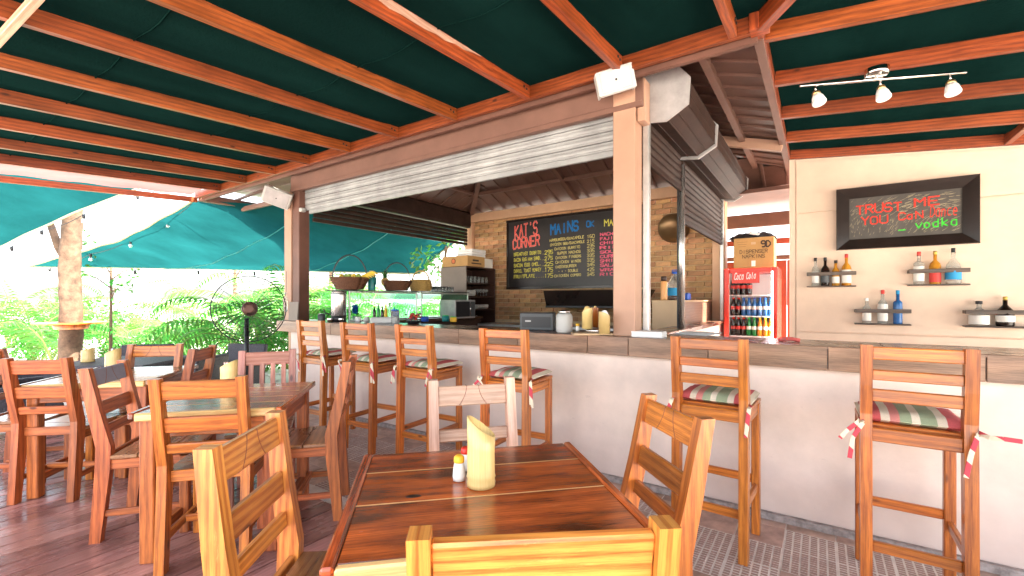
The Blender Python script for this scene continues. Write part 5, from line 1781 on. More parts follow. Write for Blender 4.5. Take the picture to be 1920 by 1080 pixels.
# ------------------------------------------------------------------ fridge
fx0, fx1, fy = -.985, -.40, 6.20
fr = thing('drinks_fridge', 'red drinks fridge with glass door full of soda bottles', 'fridge', ((fx0 + fx1) / 2, fy, 0))
fw = fx1 - fx0; fh = 1.70
for (c_, s_) in (((-fw / 2 + .02, .30, fh / 2), (.04, .58, fh)), ((fw / 2 - .02, .30, fh / 2), (.04, .58, fh)), ((0, .57, fh / 2), (fw - .08, .04, fh)), ((0, .30, fh - .03), (fw - .08, .50, .06)), ((0, .30, .05), (fw - .08, .50, .10))):
    MB().box(c_, s_, b=.006).build('cabinet', M['red'], fr)
MB().box((0, .545, .9), (fw - .09, .008, 1.55), b=.001).build('liner', M['paper'], fr)
MB().box((-fw / 2 + .044, .29, .9), (.006, .48, 1.55), b=.001).build('liner', M['paper'], fr)
MB().box((fw / 2 - .044, .29, .9), (.006, .48, 1.55), b=.001).build('liner', M['paper'], fr)
for z in (.60, .85, 1.10, 1.36):
    MB().box((0, .29, z), (fw - .10, .46, .012), b=.002).build('rack', M['paper'], fr)
fl_ = MB().box((fw / 2 - .06, .04, 1.25), (.02, .02, .8), b=.003).build('added_glow_strip', plain('added fridge glow', (1.0, .98, .92), emit=5.0), fr)  # glowing strip added to brighten the fridge inside, no known lamp
dr = MB()
for (c_, s_) in (((-fw / 2 + .028, -.02, fh / 2 + .03), (.056, .04, fh - .08)), ((fw / 2 - .026, -.02, fh / 2 + .03), (.052, .04, fh - .08))):
    dr.box(c_, s_, b=.006)
dr.box((0, -.02, fh - .035), (fw - .126, .04, .05), b=.004).box((0, -.02, .10), (fw - .126, .04, .1), b=.004)
dro = dr.build('door', M['red'], fr)
MB().box((-.006, -.02, .9), (fw - .13, .006, 1.5), b=.001).build('glass_pane', plain('fridge glass', (.95, .97, .96), .02, trans=1, ior=1.12), dro)
MB().box((-.05, -.026, 1.575), (.30, .004, .13), b=.001).build('logo_plate', M['red'], dro)
write('Coca Cola', -.175, -.030, 1.555, .075, .04, .010, M['paper'], dro, name='logo_lettering', fit=.24, seed=2, jit=.08, slant=.25, rise=.05)
MB().box((fw / 2 - .012, -.05, .95), (.02, .03, .4), b=.006).build('handle', M['red'], dro)
bsh = MB().lathe([(.026, 0), (.028, .01), (.028, .07), (.024, .10), (.028, .13), (.012, .19), (.011, .21)], n=12)
kinds = {}
for nm_, bm_, lm_, cm_ in (('cola', 'bottledark', 'label_r', 'red'), ('water', 'bottleblue', 'label_w', 'blue'), ('green', 'bottlegreen', 'label_w', 'greenplastic'), ('orange', 'orangeliq', 'label_w', 'yellow')):
    kinds[nm_] = (bsh.mesh('body', M[bm_]), MB().lathe([(.0285, .08), (.0285, .12)], n=12, cap=False).mesh('label', M[lm_]), MB().lathe([(.0125, .208), (.0125, .225)], n=10).mesh('cap', M[cm_]))
shelfrows = [(.857, ['cola'] * 3 + ['green'] * 2 + ['orange'] * 3, 'bottom visible shelf'), (1.107, ['cola'] * 2 + ['water'] * 6, 'middle shelf'), (1.367, ['cola', 'cola', 'cola', 'cola', 'water', 'water', 'water', 'water'], 'top shelf')]
for z, seq, sname in shelfrows:
    if sname == 'top shelf': seq = seq[:4]
    for d in range(2):
        for k, nm_ in enumerate(seq):
            q = thing('soda_bottle', {'cola': 'dark cola bottle with red label on the %s of the fridge', 'water': 'blue water bottle on the %s of the fridge', 'green': 'green soda bottle on the %s of the fridge', 'orange': 'orange soda bottle on the %s of the fridge'}[nm_] % sname, 'bottle', ((fx0 + fx1) / 2 - fw / 2 + .085 + k * .0595, fy + .10 + d * .075, z), 0, '%s bottles on the fridge %s' % (nm_, sname))
            for me_, n_ in zip(kinds[nm_], ('body', 'label', 'cap')): place(me_, n_, q)
# napkin carton on top
nb_ = thing('napkin_carton', 'brown cardboard carton printed dispenser napkins on top of the red fridge', 'box', (-.665, 6.42, 1.702))
MB().box((0, 0, .185), (.44, .36, .37), b=.004).build('carton', M['card'], nb_)
write('DISPENSER', -.15, -.182, .178, .042, .03, .0052, M['carddark'], nb_, fit=.31, seed=1, jit=.02)
write('NAPKINS', -.12, -.182, .118, .042, .03, .0052, M['carddark'], nb_, fit=.25, seed=1, jit=.02)
write('9D', .085, -.182, .25, .07, .05, .017, M['carddark'], nb_, fit=.11, seed=1, jit=.05)
for k in range(3): MB().box((-.125, -.181, .32 - k * .028), (.12 - .02 * k, .002, .006), b=.0003).build('print_line', plain('faint print', (.32, .18, .07), .8) if k == 0 else bpy.data.materials['faint print'], nb_)
MB().box((0, -.181, .30), (.05, .002, .03), b=.0003).build('tape', M['cupboard'], nb_)
MB().box((0, -.182, .05), (.045, .003, .07), b=.0003).build('sticker', M['paper'], nb_)
t = thing('black_bag', 'dark crumpled bag lying on the napkin carton', 'bag', (-.69, 6.42, 2.073))
MB().grid(lambda u, v: Vector(((u - .5) * .52, (v - .5) * .34, .075 * (1 - (2 * u - 1) ** 4) * (1 - (2 * v - 1) ** 4) + .012 * math.sin(u * 23) * math.sin(v * 17))), 24, 16).build('bag_body', M['black'], t)
MB().box((.03, -.14, .05), (.12, .03, .035), Matrix.Rotation(.3, 3, 'Y'), b=.006).build('white_tag', M['paper'], t)

# ------------------------------------------------------------------ bottle shelves on the panelled wall
yW = 5.838


def wshelf(x0, x1, z, label, m='shelfwood'):
    t = thing('bottle_shelf', label, 'wall shelf', ((x0 + x1) / 2, yW, z), 0, 'small bottle shelves on the panelled wall')
    wd = x1 - x0
    MB().box((0, -.055, -.007), (wd, .11, .014), b=.003).build('shelf_board', M[m], t)
    MB().box((0, -.105, .125), (wd, .012, .038), b=.003).build('front_rail', M[m], t)
    for s in (-1, 1): MB().box((s * (wd / 2 - .006), -.052, .125), (.012, .094, .03), b=.002).build('side_rail', M[m], t)
    return t


wshelf(-.107, .314, 1.452, 'upper left bottle shelf holding four bottles')
wshelf(.715, 1.14, 1.452, 'upper right bottle shelf holding three bottles, under the tray shaped board')
wshelf(.30, .735, 1.068, 'lower middle bottle shelf with the blue bottle')
wshelf(1.105, 1.62, 1.068, 'lower right bottle shelf cut off by the picture edge')


def bottle(x, z, h, r, shape, bm, cap, lab, label, lm='label_w', capr=.014):
    t = thing('liquor_bottle', label, 'bottle', (x, yW - .055, z + .0005), 0, None)
    if shape == 'round':
        pr = [(r * .95, 0), (r, .006), (r, h * .55), (r * .85, h * .62), (.013, h * .72), (.013, h * .90)]
    elif shape == 'square':
        pr = [(r * .95, 0), (r, .006), (r, h * .62), (r * .9, h * .66), (.014, h * .70), (.014, h * .90)]
    elif shape == 'fat':
        pr = [(r * .9, 0), (r, .015), (r, h * .38), (r * .82, h * .55), (r * .4, h * .67), (.016, h * .72), (.016, h * .88)]
    MB().lathe(pr, n=20).build('glass_body', M[bm], t)
    if lab: MB().lathe([(r + .001, h * lab[0]), (r + .001, h * lab[1])], n=20, cap=False).build('label', M[lm], t)
    MB().lathe([(capr, h * .88), (capr, h * .995), (capr * .8, h)], n=14).build('cap', M[cap], t)
    return t


bt_ = [(-.03, 1.452, .30, .034, 'round', 'bottleclear', 'black', (.1, .5), 'clear bottle with black cap, first on the upper left shelf', 'label_w'),
       (.055, 1.452, .30, .038, 'round', 'bottledark', 'black', (.12, .42), 'black wine shaped bottle, second on the upper left shelf', 'greyplastic'),
       (.145, 1.452, .265, .034, 'round', 'amber', 'black', (.1, .35), 'short amber bottle, third on the upper left shelf', 'label_w'),
       (.235, 1.452, .325, .040, 'round', 'amber', 'label_r', (.08, .5), 'amber bottle with reddish cap, fourth on the upper left shelf', 'label_w'),
       (.795, 1.452, .315, .040, 'square', 'bottleclear', 'label_r', (.1, .55), 'clear bottle with red cap, first on the upper right shelf', 'label_w'),
       (.910, 1.452, .315, .042, 'round', 'amber', 'gold', (.06, .36), 'amber bottle with gold neck in the middle of the upper right shelf', 'label_r'),
       (1.035, 1.452, .335, .056, 'fat', 'bottleclear', 'black', (.12, .36), 'wide clear bottle with blue label on the upper right shelf', 'label_b'),
       (.40, 1.068, .255, .036, 'round', 'bottleclear', 'paper', (.1, .5), 'clear bottle with white cap, left on the lower middle shelf', 'label_w'),
       (.525, 1.068, .335, .041, 'round', 'bottleclear', 'label_r', (.08, .58), 'whitish bottle with red cap in the middle of the lower middle shelf', 'label_w'),
       (.64, 1.068, .33, .036, 'square', 'bottleblue', 'label_b', None, 'blue bottle at the right of the lower middle shelf', 'label_w'),
       (1.205, 1.068, .225, .068, 'fat', 'bottleclear', 'black', (.06, .42), 'squat clear decanter like bottle on the lower right shelf', 'label_w'),
       (1.37, 1.068, .265, .060, 'fat', 'bottledark', 'gold', (.15, .36), 'dark bottle with gold cap on the lower right shelf', 'label_w')]
for a in bt_:
    bottle(a[0], a[1], a[2], a[3], a[4], a[5], a[6], a[7], a[8], a[9], .024 if a[4] == 'fat' and 'decanter' in a[8] else .015)

# ------------------------------------------------------------------ the tray shaped board with the vodka joke
tb = thing('wall_board', 'black tray shaped board with red and green hand lettering on the panelled wall', 'sign board', (.68, 5.80, 2.135))
w2, h2 = .53, .315
iw, ih = .425, .215
def quadpiece(name, pts, m, thk=.012):
    mb = MB(); pts = [Vector(p) for p in pts]
    nrm = (pts[1] - pts[0]).cross(pts[2] - pts[0]).normalized() * thk
    mb.add(pts + [p + nrm for p in pts], [[0, 1, 2, 3][::-1], [4, 5, 6, 7], [0, 1, 5, 4], [1, 2, 6, 5], [2, 3, 7, 6], [3, 0, 4, 7]])
    return mb.build(name, m, tb)
fo, bk_ = -.035, .015
O_ = [(-w2, fo, -h2), (w2, fo, -h2), (w2, fo, h2), (-w2, fo, h2)]
I_ = [(-iw, bk_, -ih), (iw, bk_, -ih), (iw, bk_, ih), (-iw, bk_, ih)]
for k in range(4):
    j = (k + 1) % 4
    quadpiece('frame_side', [O_[k], O_[j], I_[j], I_[k]], M['gloss_black'])
for (c_, s_) in (((0, -.01, -h2 + .004), (2 * w2, .05, .008)), ((0, -.01, h2 - .004), (2 * w2, .05, .008)), ((-w2 + .004, -.01, 0), (.008, .05, 2 * h2)), ((w2 - .004, -.01, 0), (.008, .05, 2 * h2))):
    MB().box(c_, s_, b=.002).build('rim', M['gloss_black'], tb)
MB().box((0, bk_ + .006, 0), (2 * iw + .004, .012, 2 * ih + .004), b=.001).build('panel', M['slate'], tb)
ms = MB(); rr_ = random.Random(8)
for k in range(330):
    x = rr_.uniform(-iw + .01, iw - .03); z = rr_.uniform(-ih + .03, ih - .02)
    cx_, cz_ = x / iw, z / ih
    ang = 1.0 + .5 * cx_ * -1 + rr_.uniform(-.12, .12) + (-.55 if cz_ > 0 else .0)
    l = rr_.uniform(.03, .075); dx, dz = math.cos(ang) * l, math.sin(ang) * l
    if abs(x + dx) > iw or abs(z + dz) > ih: continue
    nx, nz = -math.sin(ang) * .0016, math.cos(ang) * .0016
    y0_ = bk_ - .0006 - k * .0000025
    ms.add([(x - nx, y0_, z - nz), (x + dx * .5, y0_, z + dz * .5 - .003 - nz), (x + dx, y0_, z + dz), (x + dx * .5, y0_, z + dz * .5 - .003 + nz), (x + nx, y0_, z + nz)], [[0, 1, 2, 3, 4]])
stuffpart(ms.build('chalk_scratches', M['ch_tan'], tb))
yl = bk_ - .002
write('TRUST', -.36, yl, .045, .085, .05, .012, M['ch_red'], tb, fit=.37, seed=3, jit=.15, rise=.02)
write('ME', .09, yl, .075, .08, .06, .012, M['ch_red'], tb, fit=.20, seed=4, jit=.1, rise=.03)
write('YOU', -.32, yl, -.065, .075, .06, .012, M['ch_red'], tb, fit=.22, seed=5, jit=.12, rise=.02)
write('CaN', -.03, yl, -.045, .065, .06, .011, M['ch_red'], tb, fit=.19, seed=6, jit=.1, rise=.03)
write('Dance', .20, yl, -.035, .10, .055, .009, M['ch_red'], tb, fit=.20, seed=7, jit=.08, slant=.1)
write('_ vodka', -.03, yl, -.145, .075, .055, .011, M['ch_green'], tb, fit=.44, seed=8, jit=.08, rise=.04)

# ------------------------------------------------------------------ standing fan by the left end of the bar
fn = thing('pedestal_fan', 'black pedestal fan with round wire cage near the left end of the bar', 'fan', W(-2.95, 5.0, 0), YAW + R(27))
MB().lathe([(.22, 0), (.22, .015), (.05, .04), (.03, .08)], n=28).build('base', M['blackmetal'], fn)
MB().tube([(0, 0, .05), (0, 0, 1.10)], .022, 12).build('pole', M['blackmetal'], fn)
MB().lathe([(.02, -.10), (.06, -.08), (.065, .02), (.055, .06), (.03, .075)], c=(.03, .0, 1.205), mtx=Matrix.Rotation(R(90), 3, 'X') @ Matrix.Scale(1.25, 3), n=20).build('motor', M['beamdark'], fn)
for k in range(3):
    a = 2 * PI * k / 3 + .5
    MB().box((.03 + .17 * math.cos(a), -.10, 1.205 + .17 * math.sin(a)), (.26, .006, .10), Matrix.Rotation(-a, 3, 'Y') @ Matrix.Rotation(R(28), 3, 'X'), b=.002).build('blade', plain('smoky blade', (.86, .88, .88), .1, trans=1, ior=1.03) if k == 0 else bpy.data.materials['smoky blade'], fn)
for q, (rr2, yy, th) in enumerate(((.36, -.08, .0065), (.30, -.135, .003), (.20, -.155, .003), (.34, -.02, .003))):
    MB().tube([(.03 + rr2 * math.cos(2 * PI * k / 40), yy, 1.205 + rr2 * math.sin(2 * PI * k / 40)) for k in range(41)], th, 6).build('cage_ring', M['blackmetal'], fn)
for k in range(28):
    a = 2 * PI * k / 28
    c_, s_ = math.cos(a), math.sin(a)
    MB().tube([(.03 + .05 * c_, -.165, 1.205 + .05 * s_), (.03 + .22 * c_, -.15, 1.205 + .22 * s_), (.03 + .36 * c_, -.08, 1.205 + .36 * s_), (.03 + .30 * c_, .02, 1.205 + .30 * s_), (.03 + .08 * c_, .05, 1.205 + .08 * s_)], .0016, 4).build('cage_wire', M['blackmetal'], fn)

# ================================================================== GARDEN SIDE
def cw(u, v, d):
    """point seen on a given line of sight at a given depth"""
    return W((u - 960) / 843.0 * d, d, 1.3 + (563 - v) / 843.0 * d)


# ------------------------------------------------------------------ shade sails
def patch(P00, P10, P11, P01, cb, sag, wr=.02, e=None):
    """Coons-like quad patch; cb = inward curve of the four edges"""
    P00, P10, P11, P01 = map(Vector, (P00, P10, P11, P01))
    cen = (P00 + P10 + P11 + P01) / 4
    def fn(u, v):
        p = P00.lerp(P10, u).lerp(P01.lerp(P11, u), v)
        k = cb[0] * 4 * u * (1 - u) * (1 - v) ** 3 + cb[2] * 4 * u * (1 - u) * v ** 3 + cb[1] * 4 * v * (1 - v) * u ** 3 + cb[3] * 4 * v * (1 - v) * (1 - u) ** 3
        p = p + (cen - p) * k
        p.z -= sag * 16 * u * (1 - u) * v * (1 - v)
        p.z += wr * (math.sin(9 * u + 14 * v) * .5 + math.sin(31 * u - 12 * v + 1) * .25) * 4 * u * (1 - u)
        return p
    return fn


A_ = Vector((-7.95, 2.95, 2.84)); B_ = cw(50, 500, 8.8); C2 = cw(787, 514, 9.6); D_ = Vector((-5.75, 7.6, 3.05))
fn2 = patch(A_, B_, C2, D_, (.10, .04, .03, .0), .30, .05)
s2_ = thing('shade_sail', 'large teal shade sail stretched from the pavilion eave out over the garden', 'shade sail', (0, 0, 0))
MB().grid(fn2, 60, 60).build('cloth', M['sail'], s2_)
for side in (lambda t: fn2(t, 0), lambda t: fn2(1, t), lambda t: fn2(t, 1)):
    MB().tube([side(k / 40) for k in range(41)], .018, 6).build('hem', M['hem'], s2_)
for q in (.32, .66):
    MB().tube([fn2(k / 40, q) - Vector((0, 0, .012)) for k in range(41)], .010, 5).build('seam', M['teal'], s2_)
E1 = cw(262, 352, 6.9); F1 = cw(-700, 230, 5.0); G1_ = cw(-190, 560, 7.0); H1 = cw(-1100, 420, 6.0)
fn1 = patch(E1, G1_, H1, F1, (.05, .0, .0, .0), .1, .03)
s1_ = thing('shade_sail', 'teal green shade sail reaching in from the left above the tree trunk', 'shade sail', (0, 0, 0))
MB().grid(fn1, 50, 40).build('cloth', M['sail'], s1_)
MB().tube([fn1(k / 40, 0) for k in range(41)], .018, 6).build('hem', M['hem'], s1_)
MB().tube([E1, Vector((-8.6, 3.9, 2.95))], .006, 5).build('rope', M['hem'], s1_)
MB().tube([B_, B_ + Vector((-2.5, -.3, .25))], .006, 5).build('rope', M['hem'], s2_)

# ------------------------------------------------------------------ bulb strings
def bulbs(pts, bul, label, sag=.10):
    t = thing('string_lights', label, 'string lights', pts[0])
    o = Vector(pts[0]); P = []
    pts = [Vector(p) for p in pts]
    for a, b_ in zip(pts[:-1], pts[1:]):
        for k in range(8):
            u = k / 8; p = a.lerp(b_, u); p.z -= sag * .4 * 4 * u * (1 - u); P.append(p - o)
    P.append(pts[-1] - o)
    MB().tube(P, .006, 5).build('cable', M['black'], t)
    for b_ in bul:
        p = Vector(b_) - o
        MB().lathe([(.017, 0), (.021, -.03), (.018, -.065)], c=p, n=10).build('socket', M['black'], t)
        MB().lathe([(.016, -.065), (.030, -.095), (.026, -.122), (.006, -.135)], c=p, n=12).build('bulb', M['bulb'], t)
    return t


b1_ = [cw(22, 462, 6.9), cw(78, 432, 6.9), cw(157, 402, 6.9), cw(258, 366, 6.9)]
bulbs([cw(-40, 500, 6.9)] + b1_ + [cw(300, 352, 7.2)], b1_, 'bulb string along the edge of the left shade sail')
b2_ = [cw(93, 503, 8.5), cw(170, 476, 8.3), cw(245, 450, 8.0), cw(315, 412, 7.6)]
bulbs([cw(60, 504, 8.7)] + b2_ + [cw(366, 374, 6.9)], b2_, 'bulb string along the upper edge of the large teal sail')
b3_ = [cw(253, 507, 8.8), cw(372, 508, 8.9), cw(477, 510, 9.0), cw(566, 512, 9.1), cw(640, 514, 9.3)]
bulbs([cw(100, 504, 8.8)] + b3_ + [cw(760, 514, 9.5)], b3_, 'bulb string hanging below the lower edge of the large teal sail')

# ------------------------------------------------------------------ tree with a ring shelf
tk = thing('tree', 'tree with a thick peeling trunk and a round wooden shelf nailed round it', 'tree', W(-7.35, 7.5, -.16))
def bark(pts, r0, r1, name='trunk'):
    N = 40; pts = [Vector(p) for p in pts]
    fine = []
    for i in range(len(pts) - 1):
        for k in range(8): fine.append(pts[i].lerp(pts[i + 1], k / 8))
    fine.append(pts[-1])
    m = MB()
    n = 18; vs = []
    for i, p in enumerate(fine):
        u = i / (len(fine) - 1); r = r0 + (r1 - r0) * u + .03 * max(0, .12 - u) / .12
        for k in range(n):
            a = 2 * PI * k / n
            rr = r * (1 + .05 * math.sin(3 * a + i * .35) + .045 * math.sin(i * 1.7 + math.sin(a) * 2))
            vs.append(p + Vector((rr * math.cos(a), rr * math.sin(a), 0)))
    fs = [[i * n + k, i * n + (k + 1) % n, (i + 1) * n + (k + 1) % n, (i + 1) * n + k] for i in range(len(fine) - 1) for k in range(n)]
    m.add(vs, fs, None, True)
    return m.build(name, M['trunk'], tk)
bark([(0, 0, 0), (-.03, 0, 1.0), (-.10, 0, 1.9), (-.06, .02, 2.6), (.05, 0, 3.4), (.1, .1, 5.0)], .158, .12)
MB().tube([(-.1, 0, 2.05), (-.28, -.10, 2.35), (-.40, -.18, 2.75), (-.75, -.3, 3.6)], .07, 10, .04).build('branch', M['trunk'], tk)
sh_o = MB()
for k in range(8):
    a = 2 * PI * k / 8; a2 = 2 * PI * (k + 1) / 8
    r1_, r2_ = .215, .47
    pts = [(r1_ * math.cos(a), r1_ * math.sin(a)), (r2_ * math.cos(a), r2_ * math.sin(a)), (r2_ * math.cos(a2) * .995, r2_ * math.sin(a2) * .995), (r1_ * math.cos(a2), r1_ * math.sin(a2))]
    MB().prism(pts, 1.07, 1.095, 'z').build('shelf_board', M['w_orange'], tk)
MB().lathe([(.21, .98), (.24, 1.07)], n=18).build('shelf_collar', M['w_orange'], tk)

rl = random.Random(5)


def leafcloud(c, rx, rz, n, s, m=None, dens=.55):
    mb = m or MB()
    for k in range(n):
        while True:
            p = Vector((rl.uniform(-1, 1), rl.uniform(-1, 1), rl.uniform(-1, 1)))
            if dens < p.length < 1: break
        p = Vector(c) + Vector((p.x * rx, p.y * rx, p.z * rz))
        d = Vector((rl.uniform(-1, 1), rl.uniform(-1, 1), rl.uniform(-.9, .4))).normalized()
        q = d.cross(Vector((rl.uniform(-1, 1), rl.uniform(-1, 1), rl.uniform(-1, 1)))).normalized()
        l = s * rl.uniform(.6, 1.3)
        mb.add([p, p + d * l * .5 + q * l * .22, p + d * l, p + d * l * .5 - q * l * .22], [[0, 1, 2, 3]])
    return mb


MB().tube([(.08, .08, 4.6), (-1.2, -.2, 5.4), (-2.8, 0, 5.9)], .09, 8, .03).build('branch', M['trunk'], tk)
lc = MB()
for k in range(9):
    leafcloud((rl.uniform(-4.6, -1.8), rl.uniform(-1.6, 1.6), 5.2 + rl.uniform(-.5, 1.5)), 1.0, .6, 260, .22, lc)
lc.build('crown', M['leaf2'], tk)


# ------------------------------------------------------------------ palms
def frond(mb, base, az, L_, el0, droop, n=22, wl=.36, lw=.022):
    pts = []; p = Vector(base); el = el0
    st = L_ / n
    for k in range(n + 1):
        pts.append(p.copy())
        d = Vector((math.cos(az) * math.cos(el), math.sin(az) * math.cos(el), math.sin(el)))
        p = p + d * st
        el -= droop / n * (1 + k / n)
    side = Vector((-math.sin(az), math.cos(az), 0))
    for k in range(3, n + 1):
        u = k / n
        t = (pts[k] - pts[k - 1]).normalized()
        up = side.cross(t).normalized()
        l = wl * math.sin(PI * min(1, .18 + .80 * u)) ** .7 * rl.uniform(.85, 1.1)
        for s in (-1, 1):
            d = (side * s * .85 + t * .62 + up * .22 + Vector((0, 0, rl.uniform(-.12, .08)))).normalized()
            q = t.cross(d).cross(d).normalized() * lw
            a = pts[k]; e = a + d * l; e.z -= l * .32
            mid = a + d * l * .5; mid.z -= l * .04
            mb.add([a, mid + q, e, mid - q], [[0, 1, 2, 3]])
    return pts


def palm_meshes(nf, L_, h, wl, seed):
    global rl
    rl = random.Random(seed)
    lm = MB(); sm = MB()
    for k in range(nf):
        az = 2 * PI * k / nf + rl.uniform(-.35, .35)
        b0 = Vector((rl.uniform(-.08, .08), rl.uniform(-.08, .08), 0))
        top = b0 + Vector((math.cos(az) * .12, math.sin(az) * .12, h * rl.uniform(.6, 1.1)))
        pts = frond(lm, top, az, L_ * rl.uniform(.8, 1.15), rl.uniform(.75, 1.35), rl.uniform(1.0, 1.7), wl=wl)
        sm.tube([b0, (b0 + top) / 2] + pts[::3], .014, 5, .004)
    return lm.mesh('fronds', M['leaf']), sm.mesh('stalks', M['stalk'])


PM = [palm_meshes(11, 1.7, .5, .42, 1), palm_meshes(9, 1.3, .3, .34, 2), palm_meshes(13, 2.0, .9, .45, 3)]
rl = random.Random(9)
PL = [(462, 6.6, 2, .80, 'dense bright palm right behind the pedestal fan'), (95, 7.6, 0, .85, 'bright palm just left of the ring shelf on the trunk'), (575, 7.2, 0, .95, 'bright palm directly behind the far left corner post'), (430, 9.0, 0, 1.0, 'bushy areca palm behind the pedestal fan'), (540, 8.2, 2, .95, 'tall palm just left of the far corner post'), (610, 9.5, 0, 1.1, 'bright palm seen right of the far corner post, behind the urn'),
      (330, 10.5, 1, 1.1, 'low palm clump between the trunk and the fan, in the middle'), (270, 9.6, 1, 1.0, 'low palm clump just right of the tree trunk'), (60, 9.8, 0, 1.0, 'palm at the far left behind the tree trunk'),
      (200, 11.5, 1, 1.2, 'small palm further back, seen right behind the trunk'), (20, 12.5, 2, 1.0, 'tall palm at the far left picture edge'), (480, 12.0, 2, 1.2, 'large palm in the background above the fan'),
      (370, 14.0, 2, 1.0, 'background palm under the middle of the teal sail'), (690, 10.5, 2, .9, 'palm seen through the near glass case'), (760, 12.0, 0, 1.1, 'palm seen through the further glass case'),
      (100, 15.0, 2, 1.1, 'distant palm left of the trunk'), (580, 13.5, 2, 1.25, 'distant palm between post and teal sail')]
for (u, d, k, s, lab) in [(a, b + 1.2, c, e * 1.08, f) for a, b, c, e, f in PL]:
    p = cw(u, 563, d); p.z = -.16
    t = thing('palm', lab, 'palm', p, rl.uniform(0, 6), 'garden palms')
    t.scale = (s, s, s)
    place(PM[k][0], 'fronds', t); place(PM[k][1], 'stalks', t)

# leafy bushes
bm = [MB(), MB()]
for q in bm:
    for k in range(7):
        leafcloud((rl.uniform(-.4, .4), rl.uniform(-.4, .4), .25 + rl.uniform(0, .45)), .32, .28, 130, .10, q, .2)
bmesh_ = [bm[0].mesh('foliage', M['leaf2']), bm[1].mesh('foliage', M['leaf'])]
stm = MB()
for k in range(7):
    a = k * .9
    stm.tube([(0, 0, 0), (.2 * math.cos(a), .2 * math.sin(a), .35)], .012, 5, .005)
stm = stm.mesh('stems', M['stalk'])
BL_ = [(300, 8.6, 1.0, 'leafy green bush right of the trunk'), (350, 8.9, .9, 'leafy bush in front of the middle palm clump'), (395, 8.4, .8, 'small bush left of the palm behind the fan'), (500, 7.6, .9, 'bush just behind the fan pole'),
       (215, 8.4, .8, 'small bush beside the trunk, right'), (75, 8.9, 1.0, 'bush left of the trunk near the dark furniture'), (245, 12.0, 1.4, 'background bush behind the slim sapling'), (150, 14.0, 1.8, 'far bush behind the trunk'), (640, 8.8, 1.2, 'bush outside the left opening, behind the urn'), (820, 11.5, 1.5, 'bush behind the further glass case')]
for i, (u, d, s, lab) in enumerate([(a, b + 1.6, c, e) for a, b, c, e in BL_]):
    p = cw(u, 563, d); p.z = -.16
    t = thing('bush', lab, 'bush', p, rl.uniform(0, 6), 'leafy garden bushes'); t.scale = (s, s, s)
    place(bmesh_[i % 2], 'foliage', t); place(stm, 'stems', t)

# small trees: sapling, branches seen by the cabinet, background trees
def small_tree(u, d, h, r, cr, n, m, lab, ls=.14, name='tree', group=None):
    p = cw(u, 563, d); p.z = -.16
    t = thing(name, lab, 'tree', p, 0, group)
    MB().tube([(0, 0, 0), (.03, 0, h * .35), (-.03, .02, h * .7), (.02, 0, h)], r, 8, r * .45).build('trunk', M['trunk'], t)
    br = MB(); q = MB()
    for k in range(8):
        a = k * 2.4; z0 = h * (.55 + .055 * k)
        e = Vector((math.cos(a) * cr * .8, math.sin(a) * cr * .8, z0 + cr * .5))
        br.tube([(0, 0, z0), e * .5 + Vector((0, 0, z0 * .5 + .05)), e], r * .4, 5, r * .12)
        leafcloud(e, cr * .5, cr * .38, n // 8, ls, q, .2)
    br.build('branches', M['trunk'], t); q.build('crown', M[m], t)
    return t


small_tree(207, 9.0, 2.6, .035, .55, 160, 'leaf2', 'slim sapling with a thin pale stem right of the big trunk', .11)
small_tree(835, 9.5, 2.9, .05, .75, 700, 'leaf2', 'leafy small tree seen beside the cardboard box, right of the sail', .13)
small_tree(440, 20, 4.4, .10, 1.7, 800, 'leaf2', 'background tree under the sail, above the fan', .22, group='background trees')
small_tree(620, 22, 5.0, .12, 2.2, 900, 'leaf2', 'background tree behind the left opening of the pavilion', .24, group='background trees')
# pale low wall at the back and stepping stones
gw = thing('garden_wall', 'low white garden wall far behind the palms', 'garden wall', W(-9, 17, -.16), YAW)
for k in range(14):
    MB().box((-13 + k * 2.0, 0, .75), (1.99, .15, 1.5), b=.01).build('wall_panel', M['pebble'], gw)
pth = MB().box((0, 0, .0), (5.0, 1.6, .06), b=.01).build('path', M['ground'], None, loc=W(-4.3, 6.9, -.13), rot=(0, 0, YAW)); struct(pth)
stones = MB(); rs = random.Random(2)
for k in range(260):
    p = W(rs.uniform(-8.5, -2.2), rs.uniform(6.9, 9.5), -.15)
    r = rs.uniform(.02, .06)
    stones.lathe([(r, 0), (r * .9, r * .5), (r * .4, r * .8)], c=p, n=6, smooth=True)
tag(stones.build('pebbles', M['pebble'], None), 'pale pebbles scattered between the deck and the palms', 'pebbles', kind='stuff')


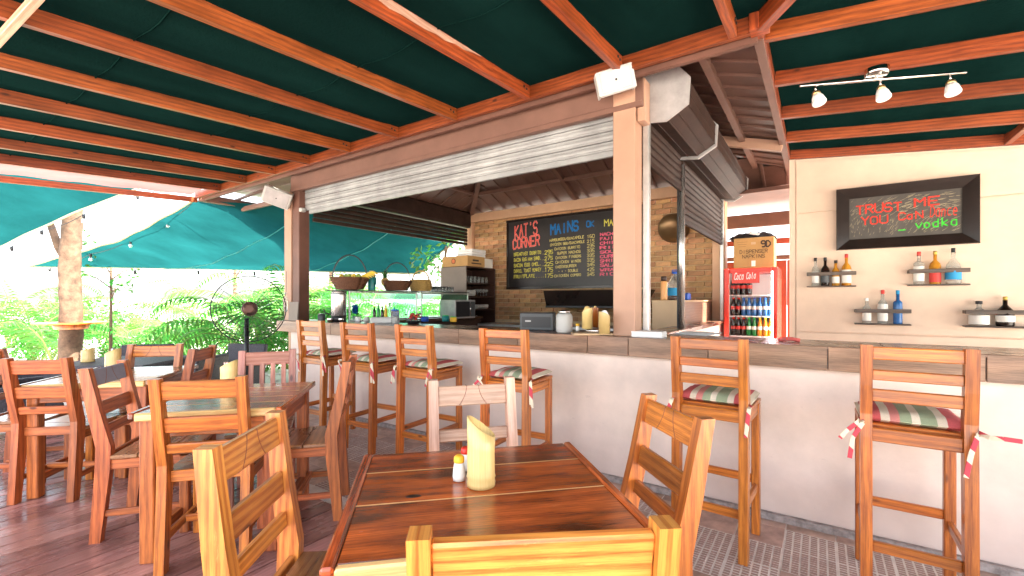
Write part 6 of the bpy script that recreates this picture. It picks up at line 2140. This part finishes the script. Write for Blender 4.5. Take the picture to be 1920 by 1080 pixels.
# ------------------------------------------------------------------ dark rattan furniture in the garden
def rattan_chair(cx, cd, face, label):
    t = thing('rattan_chair', label, 'armchair', W(cx, cd, -.155), R(face - 90) + YAW, 'dark rattan armchairs in the garden')
    def f():
        m = MB()
        m.box((0, -.27, .62), (.60, .06, .46), Matrix.Rotation(R(8), 3, 'X'), b=.02)
        return m.mesh('backrest', M['rattan'])
    place(cached('rb', f), 'backrest', t)
    place(cached('rs', lambda: MB().box((0, 0, .36), (.58, .54, .10), b=.02).mesh('seat', M['rattan'])), 'seat', t)
    place(cached('rc', lambda: MB().box((0, .02, .44), (.50, .48, .07), b=.03).mesh('seat_pad', M['rattancush'])), 'seat_pad', t)
    for s in (-1, 1):
        place(cached('ra', lambda: MB().box((0, 0, .60), (.06, .54, .05), b=.012).mesh('armrest', M['rattan'])), 'armrest', t, loc=(s * .30, 0, 0))
        place(cached('rw', lambda: MB().box((0, 0, .44), (.03, .50, .28), b=.01).mesh('side', M['rattan'])), 'side', t, loc=(s * .30, 0, 0))
        for q in (-1, 1):
            place(cached('rlg', lambda: MB().box((0, 0, .16), (.05, .05, .32), b=.006).mesh('leg', M['rattan'])), 'leg', t, loc=(s * .27, q * .24, 0))
    return t


rattan_chair(-3.55, 4.85, 185, 'dark rattan armchair just left of the far orange brown chair')
rattan_chair(-5.0, 4.55, 60, 'dark rattan armchair at the left edge, behind the far left wooden chair')
rattan_chair(-4.9, 5.9, 290, 'dark rattan armchair left of the trunk, behind the dark table')
rattan_chair(-3.75, 6.0, 260, 'dark rattan armchair seen through the back of the far orange brown chair')
rattan_chair(-5.9, 5.3, 10, 'dark rattan armchair cut by the left picture edge')
t = thing('rattan_table', 'dark rattan table with a small bamboo holder in front of the tree trunk', 'table', W(-4.35, 5.05, -.155), YAW + R(5))
MB().box((0, 0, .76), (1.0, .9, .04), b=.008).build('tabletop', M['rattan'], t)
MB().box((0, 0, .70), (.94, .84, .08), b=.008).build('apron', M['rattan'], t)
for a in (-1, 1):
    for b_ in (-1, 1): MB().box((a * .44, b_ * .39, .34), (.07, .07, .68), b=.008).build('leg', M['rattan'], t)
p = cw(166, 668, 4.95)
bamboo(-4.65, 4.93, .627, .06, .15, 'small bamboo holder on the dark rattan table', rz=PI, slope=.03)
